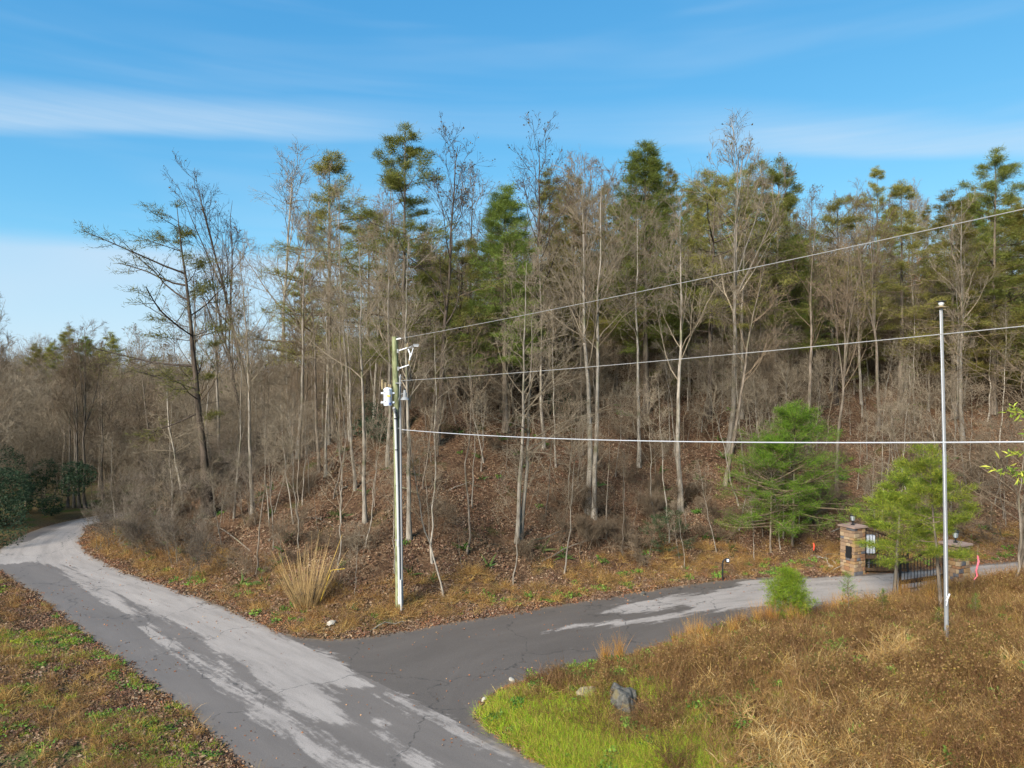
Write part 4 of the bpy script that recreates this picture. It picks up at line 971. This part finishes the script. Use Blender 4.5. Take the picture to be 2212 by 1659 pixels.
for z in (.12, .46):
    part('mounting_lug', box((-.2, 0, z), (.10, .10, .065)), M_tank, tk, False); part('mounting_lug', box((.19, .03, z), (.10, .10, .065)), M_tank, tk, False)
for x, yy, h_, r_ in [(-.09, 0, .20, .035), (.02, .05, .15, .032), (.10, -.02, .13, .032)]:
    part('bushing', lathe([(r_ * .7, .60)] + [(r_ * (1.25 if i % 2 else .8), .62 + h_ * i / 7) for i in range(8)] + [(r_ * .5, .64 + h_)], (x, yy, 0), 10), M_porc, tk)
part('lightning_arrester', lathe([(.035, .60), (.035, .66), (.05, .68), (.05, .84), (.03, .86), (.045, .88), (.045, .95), (0, .96)], (-.205, 0, 0), 10), M_porc, tk)
part('warning_label', box((.045, -.160, .36), (.14, .008, .045)), M_yellow, tk, False)
part('number_label', box((.10, -.128, .07), (.07, .008, .07), .7), M_blue, tk, False)
part('drain_plug', lathe([(.02, 0), (.02, .02), (0, .021)], (-.06, -.165, .15), 8), M_black, tk); part('drain_plug', lathe([(.02, 0), (.02, .02), (0, .021)], (-.09, -.155, .48), 8), M_black, tk)
part('lead_wire', cap_tube([(.02, -.02, .70), (.10, -.17, .58), (.13, -.19, .3), (.15, -.16, .12), (.24, -.05, -.05)], .009, 6), M_black, tk)
# conduits, straps and the service mast
cd1 = part('conduit', cap_tube([pl(855, 908, -.17), pl(860, 1060, -.20), pl(863, 1200, -.22), pl(865, 1314, -.22)], .047, 12), M_pvc, up_)
part('coupling', cap_tube([pl(862, 1180, -.22), pl(862.3, 1192, -.22)], .056, 12), M_pvc, cd1); part('coupling', cap_tube([pl(864.5, 1300, -.22), pl(865, 1316, -.22)], .056, 12), M_pvc, cd1)
part('weather_head', multi([cap_tube([pl(855, 908, -.17), pl(854, 899, -.19), pl(853, 896, -.25)], [.05, .065, .05], 10)]), M_galv, up_)
ms = part('service_mast', cap_tube([pl(865.5, 832, -.14), pl(867.5, 1050, -.17), pl(871, 1332, -.19)], .037, 12), M_galv, up_)
part('mast_cap', cap_tube([pl(865.5, 833, -.14), pl(866, 828, -.14), pl(867, 824, -.15)], [.045, .035, .008], 10), M_galv, ms)
part('conduit', cap_tube([pl(868, 1264, -.25), pl(869, 1332, -.25)], .035, 10), M_pvc, up_, label='short lower conduit over the black cable')
part('cable', cap_tube([pl(858, 905, -.15), pl(862, 950, -.17), pl(865, 1080, -.18), pl(867.5, 1266, -.2)], .024, 8), M_black, up_)
part('drip_loop', cap_tube([pl(854, 898, -.2), pl(858, 915, -.28), pl(862, 914, -.28), pl(865, 890, -.2), pl(866, 850, -.18)], .014, 6), M_black, up_)
for v in (918, 985, 1062, 1108, 1150, 1245, 1290):
    f_ = (v - 908) / 406; part('strap', cap_tube([pl(855 + 10 * f_ + 1, v, -.19), pl(855 + 10 * f_ + 1, v + 2.2, -.19)], .054, 10), M_black, cd1)
for v in (843, 940, 1180): part('mast_clamp', box(pl(862, v, -.13), (.22, .10, .035)), M_galv, up_, False)
# stand-off arms, insulators, cutout and the dusk lamp
for k, (a, b_) in enumerate([((860, 774), (881, 767)), ((861, 812), (885, 804))]):
    arm = part('standoff_arm', cap_tube([pl(*a, -.05), pl(*b_, -.12)], [.028, .02], 8), M_white, up_)
    part('arm_plate', box(pl(a[0], a[1], -.08), (.06, .06, .14)), M_galv, arm, False)
    e = pl(*b_, -.12)
    part('insulator', lathe([(.02, 0)] + [(.05 if i % 2 else .028, .02 + i * .018) for i in range(7)] + [(.02, .16)], e, 10), M_porc, arm)
co_ = part('fuse_cutout', cap_tube([pl(883, 770, -.15), pl(888, 782, -.17), pl(886, 794, -.16)], [.03, .03, .022], 8), M_white, up_)
part('fuse_bracket', cap_tube([pl(881, 768, -.13), pl(892, 763, -.15)], .014, 6), M_galv, co_); part('fuse_tube', cap_tube([pl(894, 768, -.17), pl(889, 786, -.2)], .016, 6), M_white, co_)
fl = part('flood_light', box(pl(900, 762, -.2), (.20, .16, .09), .2), M_galv, up_, False); fl.rotation_euler = (0, 0, 0)
part('lens', box(pl(901, 764.2, -.24), (.15, .10, .02), .2), M_white, fl, False)
part('lamp_arm', cap_tube([pl(881, 766, -.13), pl(890, 768, -.16), pl(896, 764, -.19)], .012, 6), M_galv, fl)
lp = part('dusk_lamp', lathe([(.05, .30), (.055, .28), (.055, .22), (.075, .20), (.075, .06), (.10, .04), (.155, -.03), (.165, -.05), (.14, -.05), (0, -.03)], pl(876.5, 876, -.22), 16), M_galv, up_)
part('lamp_arm', cap_tube([pl(861, 880, -.06), pl(866, 868, -.16), pl(872, 865, -.2)], .016, 8), M_galv, lp)
part('photocell', lathe([(.03, .30), (.03, .35), (0, .36)], pl(876.5, 876, -.22), 8), M_black, lp)
part('dead_end_clamp', cap_tube([pl(856, 749, -.06), pl(862, 748, -.12), pl(868, 747, -.15)], [.02, .035, .02], 8), M_white, up_)
part('jumper_wire', cap_tube([pl(884, 805, -.13), pl(889, 815, -.16), pl(888, 832, -.18), pl(880, 838, -.18), pl(868, 842, -.17)], .009, 6), M_black, up_)
part('jumper_wire', cap_tube([pl(868, 748, -.15), pl(879, 757, -.14), pl(882, 766, -.13)], .007, 6), M_black, up_)

# overhead wires, running to the next pole outside the picture
M_wire = plain('bare_aluminium_strand', (0.30, 0.29, 0.27), 0.6, 0.0)
M_cable = plain('pale_cable', (0.45, 0.45, 0.46), 0.5)
def wire(name, label, a_uv, b_uv, rad_, sag, mat, dy=-.15):
    a = pl(*a_uv, dy) + np.array([PX0, PY0, PZ0]); yb = 10.5
    b_ = at(*b_uv, yb); t = np.linspace(0, 1.55, 60)[:, None]
    P = a + (b_ - a) * t; P[:, 2] -= sag * 4 * (t[:, 0] * (1 - t[:, 0])) * np.where(t[:, 0] > 1, 1.0, 1.0)
    o = part(name, cap_tube(P, rad_, 6), mat, None); o['label'] = label; o['category'] = 'wire'; o['group'] = 'wires on the utility pole'
wire('power_line', 'topmost thin wire climbing from pole top to the upper right', (868, 747), (2212, 452), .0075, .07, M_wire)
wire('service_cable', 'middle wire from the mast head rising to the right edge', (867, 838), (2212, 705), .0085, .07, M_wire)
wire('telephone_cable', 'lowest and thickest level cable crossing the picture', (869, 943), (2212, 955), .0125, .16, M_cable)

# ---------------------------------------------------------------- flagpole
fx, fy, fz = hit(2045, 1405); s_f = F / fy
fp = thing('flagpole', 'tall slim metal flagpole without a flag in the brush at the right', 'flagpole', (fx, fy, fz - .1))
def fl_(u, v, dy=0): return np.array([(u - 2045) / s_f, dy, (1405 - v) / s_f + .1])
seg = [(2045, 1412), (2042.5, 1163), (2040, 985), (2036, 800), (2033, 668)]; rr_ = [.056, .052, .046, .041, .037]
for i in range(4):
    part('pole_section', cap_tube([fl_(*seg[i]), fl_(*seg[i + 1])], [rr_[i], rr_[i + 1] + .003], 16), M_galv, fp)
    if i: part('joint_collar', cap_tube([fl_(seg[i][0], seg[i][1] + 3), fl_(seg[i][0], seg[i][1] - 2)], rr_[i] + .008, 16), M_galv, fp)
tp = part('top_disc', lathe([(.05, 0), (.16, .01), (.17, .03), (.06, .05), (.05, .06)], fl_(2033, 667), 16), M_porc, fp)
part('finial', lathe([(.02, .05), (.055, .07), (.075, .12), (.055, .17), (0, .19)], fl_(2033, 667), 14), M_white, tp)
part('truck', lathe([(.07, .15), (.12, .17), (.12, .19), (0, .20)], fl_(2033, 667), 12), M_black, tp)
part('halyard', cap_tube([fl_(2029, 672, -.03), fl_(2031, 800, -.06), fl_(2036, 1000, -.07), fl_(2041, 1290, -.08)], .008, 5), M_white, fp)
part('cleat', multi([cap_tube([fl_(2040, 1298, -.09), fl_(2047, 1282, -.09)], .02, 6), cap_tube([fl_(2040, 1308, -.09), fl_(2043, 1290, -.1)], .012, 5)]), M_white, fp)

# ---------------------------------------------------------------- gate: stone pillars and iron leaves
def stone_mesh(seed):
    rg = np.random.default_rng(seed)
    v, f = box((0, 0, 0), (1, 1, 1)); v = v + rg.normal(size=v.shape) * .035
    import bmesh
    bm = bmesh.new(); vv = [bm.verts.new(p) for p in v]
    for q in BOXF: bm.faces.new([vv[i] for i in q])
    bmesh.ops.bevel(bm, geom=bm.edges[:], offset=.09, segments=1, affect='EDGES', profile=.5)
    me = bpy.data.meshes.new('stone'); bm.to_mesh(me); bm.free(); return me
STONE_M = [plain('stone_' + n, c, .85, vary=.3, scale=9) for n, c in [('honey', (.29, .18, .085)), ('tan', (.25, .165, .10)), ('rust', (.23, .12, .06)), ('slate', (.11, .105, .11)), ('sand', (.33, .24, .145)), ('brown', (.19, .125, .08))]]
stones = []
for i in range(12):
    me = stone_mesh(300 + i); me.materials.append(STONE_M[[0, 1, 4, 3, 0, 2, 1, 5, 4, 0, 3, 1][i]]); stones.append(me)
M_mortar = plain('mortar', (.20, .17, .14), .9)
M_slab = plain('cap_flagstone', (.30, .21, .165), .85, vary=.25)
M_iron = plain('black_iron', (.012, .012, .013), .55)
M_wood = bark('dark_gate_wood', (.10, .062, .035), (.045, .028, .018))
M_glass = plain('lantern_glass', (.30, .33, .33), .25)
def pillar(u, v, w, h, label, rz, lantern=True):
    x, y = flat(u, v); z = tz(x, y)
    o = thing('stone_pillar', label, 'pillar', (x, y, z - .05), 'gate pillars'); o.rotation_euler = (0, 0, rz)
    part('core', box((0, 0, h / 2), (w - .08, w - .08, h)), M_mortar, o, False)
    rg = np.random.default_rng(int(u)); z0 = 0.0
    while z0 < h - .04:
        hh = min(rg.uniform(.11, .20), h - z0)
        for face in range(4):
            a = -w / 2
            while a < w / 2 - .03:
                ln = rg.uniform(.14, .34); ln = min(ln, w / 2 - a)
                if w / 2 - a - ln < .07: ln = w / 2 - a
                st = obj('stone', stones[rg.integers(0, 12)], None, o); d_ = .10 + rg.uniform(0, .025)
                cx, cy = a + ln / 2, -(w / 2 - .035)
                ca, sa = math.cos(face * math.pi / 2), math.sin(face * math.pi / 2)
                st.location = (cx * ca - cy * sa, cx * sa + cy * ca, z0 + hh / 2); st.rotation_euler = (0, 0, face * math.pi / 2)
                st.scale = (ln - .014, d_, hh - .014); a += ln
        z0 += hh
    part('cap_stone', box((0, 0, h + .035), (w + .16, w + .16, .07)), M_slab, o, False)
    if lantern:
        L = thing('lantern', '', ''); del L['label'], L['category']; L.parent = o; L.location = (0, 0, h + .07)
        part('stem', lathe([(.09, 0), (.09, .02), (.03, .05), (.025, .14), (.05, .17), (.08, .20)], sides=12), M_iron, L)
        part('glass', lathe([(.075, .20), (.11, .42)], sides=6), M_glass, L, False)
        part('roof', lathe([(.14, .42), (.15, .44), (.07, .52), (.02, .55), (.02, .58), (0, .59)], sides=6), M_iron, L, False)
        part('frame', multi([cap_tube([(.076 * math.cos(a), .076 * math.sin(a), .2), (.115 * math.cos(a), .115 * math.sin(a), .43)], .008, 4) for a in [i * math.pi / 3 for i in range(6)]]), M_iron, L, False)
    return o, x, y, z
p1, gx1, gy1, gz1 = pillar(1842, 1238, .72, 2.12, 'sunlit stone gate pillar with lantern on the far side of the driveway', .45)
part('call_box', box((-.40, -.12, 1.05), (.10, .26, .50)), M_iron, p1, False)
p2, gx2, gy2, gz2 = pillar(2064, 1284, .72, 2.12, 'stone gate pillar half hidden behind the flagpole', .45)
def gate(label, hinge, free_, h0, h1, n):
    hx, hy = hinge; ex, ey = free_; L = math.hypot(ex - hx, ey - hy)
    o = thing('gate_leaf', label, 'gate', (hx, hy, .02), 'iron gate leaves'); o.rotation_euler = (0, 0, math.atan2(ey - hy, ex - hx))
    top = lambda t: h0 + (h1 - h0) * (3 * t * t - 2 * t ** 3)
    for i in range(n):
        t = (i + .5) / n; part('bar', cap_tube([(t * L, 0, .12), (t * L, 0, top(t) - .02)], .014, 6), M_iron, o)
    part('bottom_rail', box((L / 2, 0, .16), (L, .07, .12)), M_wood, o, False); part('middle_rail', box((L / 2, 0, .72), (L, .08, .15)), M_wood, o, False)
    part('brace_rail', box((L / 2, 0, .42), (L, .03, .03)), M_iron, o, False)
    tt = np.linspace(0, 1, 14); w_ = [box(((tt[i] + tt[i + 1]) / 2 * L, 0, (top(tt[i]) + top(tt[i + 1])) / 2), (L / 13 + .02, .07, .09)) for i in range(13)]
    P = np.array([[t * L, 0, top(t)] for t in tt]); v, q = tubes(P[None], np.full((1, 14), .06), 4); part('top_rail', (v, [q, np.arange(4)[None, ::-1], (np.arange(4) + 52)[None]]), M_wood, o, False)
    part('stile', box((.03, 0, (h0 + .1) / 2), (.07, .08, h0)), M_iron, o, False); part('stile', box((L - .03, 0, (h1 + .1) / 2), (.07, .08, h1)), M_iron, o, False)
    return o
g1 = gate('iron gate leaf swung open beside the sunlit pillar', (gx1 + .50, gy1 - .05), flat(1962, 1240), 1.95, 1.45, 14)
g2 = gate('iron gate leaf with wooden rails standing open before the half-hidden pillar', (gx2 - .45, gy2 - .02), flat(1943, 1300), 1.95, 1.50, 14)
cb = thing('control_box', 'pale blue-grey gate control box behind the far gate leaf', 'control box', (gx1 + .85, gy1 + .25, 0))
part('cabinet', box((0, 0, 1.25), (.46, .22, .80)), M_tank, cb, False); part('post', cap_tube([(0, 0, -.1), (0, 0, .9)], .05, 10), M_galv, cb); part('door_seam', box((0, -.113, 1.25), (.02, .01, .74)), M_black, cb, False)

# ---------------------------------------------------------------- small things
x, y = flat(1561, 1254); z = tz(x, y)
kp = thing('keypad_post', 'short black gooseneck keypad post at the far driveway edge', 'keypad post', (x, y, z))
part('post', cap_tube([(0, 0, -.15), (0, 0, .74), (.02, 0, .84), (.08, 0, .90), (.16, 0, .92)], .035, 10), M_iron, kp)
bxk = part('keypad_box', box((.20, -.03, .88), (.15, .10, .18)), M_iron, kp, False); part('keypad_face', box((.20, -.085, .89), (.10, .012, .12)), M_tank, bxk, False)
M_pink = plain('pink_ribbon', (.85, .16, .20), .6); M_flag = plain('red_orange_flag', (.80, .09, .04), .6)
for u, v, h_, lab in [(1683, 1172, 1.0, 'survey stake with red flag left of the young pines'), (1757, 1200, .62, 'survey stake with red flag right of the young pines'), (870 - 1, 1000, .0, '')]:
    if not lab: continue
    x, y, z = hit(u, v); o = thing('survey_stake', lab, 'stake', (x, y, z - .05), 'survey stakes')
    part('stake', box((0, 0, h_ / 2), (.025, .025, h_)), M_wood, o, False)
    part('flag', cap_tube([(.0, -.02, h_), (.02, -.03, h_ - .15), (.0, -.03, h_ - .34)], [.03, .045, .02], 5), M_flag, o, False)
x, y, z = hit(2108, 1300); k_ = y / F
rb = thing('marked_sapling', 'thin twig hung with a pink ribbon right of the flagpole', 'sapling', (x, y, z - .05))
part('stem', cap_tube([(0, 0, 0), (-.06, 0, .6), (.03, 0, 1.2), (.08, 0, 2.0)], [.018, .014, .011, .006], 5), M_bark_brown, rb)
part('ribbon', cap_tube([(.04, -.03, 1.62), (.06, -.06, 1.42), (-.02, -.05, 1.1), (.01, -.06, .92), (-.10, -.05, .80)], [.02, .035, .03, .03, .012], 4), M_pink, rb, False)

def rock(name, loc, size, seed, mat, label, rz=0., sub=3, rough=.22, cat='rock', group=None):
    import bmesh
    bm = bmesh.new(); bmesh.ops.create_icosphere(bm, subdivisions=sub, radius=1)
    rg = np.random.default_rng(seed); pl_ = unit(rg.normal(size=(9, 3))); dd = rg.uniform(.48, .9, 9)
    for v in bm.verts:
        c = np.array(v.co); 
        for n_, d_ in zip(pl_, dd):
            k = c @ n_ - d_
            if k > 0: c = c - n_ * k
        c = c * (1 + (vnoise(c[0] * 3 + seed, c[1] * 3 + c[2] * 2) - .5) * rough)
        v.co = Vector(c * np.array(size) / 2)
    me = bpy.data.meshes.new(name); bm.to_mesh(me); bm.free()
    o = obj(name, me, mat, None, loc); o.rotation_euler = (0, 0, rz); o['label'] = label; o['category'] = cat
    if group: o['group'] = group
x, y, z = hit(1352, 1520)
rock('boulder', (x, y, z + .05), (.92, .8, .8), 37, M_stone_grey, 'grey boulder in the bank by the green grass corner', 2.0, 4, .45)
x, y, z = hit(1275, 1500); rock('rock', (x, y, z + .02), (.75, .5, .32), 9, plain('lichen_stone', (.24, .20, .12), .9, vary=.4), 'low brown mossy rock left of the grey boulder', .2, cat='rock')
for u, v, s, lab, m_ in [(716, 1352, .36, 'pale upright stone at the corner of the leafy bank', M_stone_white), (1388, 1288, .34, 'rounded grey stone on the far edge of the driveway', M_stone_grey), (1106, 1476, .26, 'small pinkish stone at the near driveway edge', M_stone_white), (1046, 1516, .20, 'small pale stone in the grass at the road corner', M_stone_white), (1166, 1470, .18, 'small white stone left of the boulder on the driveway edge', M_stone_white), (1795, 1228, .26, 'pale stone beside the sunlit pillar', M_stone_white)]:
    x, y, z = hit(u, v); rock('stone', (x, y, z + s * .18), (s * 1.1, s * .8, s * .8), int(u + v), m_, lab, u * .01, 2, cat='stone', group='loose stones along the edges')

# tall dry cane clump with a snapped yellow stalk
x, y, z = hit(662, 1312); rg = np.random.default_rng(60); n = 190
cl_ = thing('cane_clump', 'tall tan clump of dry cane grass between bend and utility pole', 'grass clump', (x, y, z - .05))
a = rg.uniform(0, 6.28, n); r_ = .42 * np.sqrt(rg.random(n)); b0 = np.column_stack([r_ * np.cos(a), r_ * np.sin(a), np.zeros(n)])
d = unit(b0 * np.array([1.0, 1.0, 1]) * 1.15 + np.array([0, 0, 1.0]) + rg.normal(size=(n, 3)) * .10); L = rg.uniform(1.1, 2.5, n) * np.where(rg.random(n) < .12, 1.25, 1)
P = np.stack([b0 + d * (L * t)[:, None] + np.array([0, 0, -.10]) * (t * t) * (L * .5)[:, None] for t in (0, .3, .6, .85, 1)], 1)
v, q = tubes(P, np.full((n, 5), .0085) * np.array([1, .95, .8, .6, .3]), 3); c = np.repeat(np.array([[.52, .36, .155]]) * rg.uniform(.6, 1.25, (n, 1)), 15, 0)
obj('canes', mesh('canes', v, q, col=c), M_grass, cl_)
v, q, c = blades(61, 220, .5, (.3, .9), (.009, .016), TAN, .7, .9, 5, .8); obj('dry_leaves', mesh('dry_leaves', v, q, col=c), M_grass, cl_)
part('broken_stalk', cap_tube([(.55, -.1, .3), (.95, -.15, 1.45), (1.45, -.12, 1.50)], [.012, .012, .010], 5), plain('yellow_cane', (.72, .48, .05), .6), cl_)
part('long_stalk', cap_tube([(.3, -.1, .05), (.9, -.12, 1.5), (1.35, -.1, 2.75)], [.016, .013, .006], 5), plain('golden_cane', (.55, .36, .08), .6), cl_)

# fallen branches
def stick(u0, v0, u1, v1, r_, label, mat=M_bark_pale, lift=.08, group='fallen branches'):
    a_ = np.array(hit(u0, v0)); b_ = np.array(hit(u1, v1)); P = np.stack([a_ + (b_ - a_) * t + np.array([0, 0, lift + .12 * math.sin(3.1 * t)]) for t in np.linspace(0, 1, 7)])
    P[1:-1] += np.random.default_rng(int(u0)).normal(size=(5, 3)) * .05; P[0, 2] -= lift; P[-1, 2] -= lift
    o = part('fallen_branch', cap_tube(P, np.linspace(r_, r_ * .4, 7), 6), mat, None); o['label'] = label; o['category'] = 'branch'; o['group'] = group
stick(1765, 1205, 1800, 1232, .03, 'pale stick leaning left of the sunlit pillar')
stick(1780, 1206, 1812, 1230, .025, 'second pale stick lying beside the sunlit pillar')
stick(1792, 1240, 1870, 1226, .022, 'thin pale stick lying before the sunlit pillar')
stick(1130, 1190, 1270, 1140, .05, 'long fallen bough on the slope below the twin trunks', M_bark_brown)
stick(1170, 1215, 1310, 1165, .035, 'lower fallen bough on the slope below the twin trunks', M_bark_brown)
stick(560, 1215, 430, 1120, .035, 'fallen grey branch below the ragged leaning pine', M_bark_brown)
stick(800, 1365, 880, 1348, .03, 'pale root-like stick at the roadside left of the pole')
for k in range(16):
    u0 = random.uniform(480, 1900); v0 = random.uniform(1010, 1210); du = random.uniform(-110, 110)
    stick(u0, v0, u0 + du, v0 + random.uniform(-35, 35), random.uniform(.02, .05), 'fallen grey branch lying loose among leaves on the slope', random.choice([M_bark_pale, M_bark_brown]), .06, 'loose fallen branches on the slope')
# leafy yellow-green sapling cut by the right edge
x, y = 15.3, 20.8; z = tz(x, y); rg = np.random.default_rng(71)
sp = thing('leafy_sapling', 'thin sapling with drooping yellow-green leaves at the right edge', 'sapling', (x, y, z - .05))
P, Rr = trunk_line(rg, 6.2, .03, 8, .02, (-.35, 0), .2); P1, R1 = grow(rg, P, Rr, 12, .6, 1, (50, 85), lambda L, t: 0 * L + .75, 5, -.5, .12, .6, .4)
obj('stem', mesh('stem', *join([tubes(P, Rr, 5), tubes(P1, R1, 3)]), smooth=True), M_bark_brown, sp)
pp = P1[:, 1:].reshape(-1, 3).repeat(5, 0) + rg.normal(size=(len(P1) * 20, 3)) * .07
lv, lf, lc = leaf_quads(rg, pp, .24, np.array([[.34, .38, .05], [.42, .40, .06], [.22, .30, .04]]), .3, .22); obj('leaves', mesh('leaves', lv, lf, col=lc), M_leaf, sp)
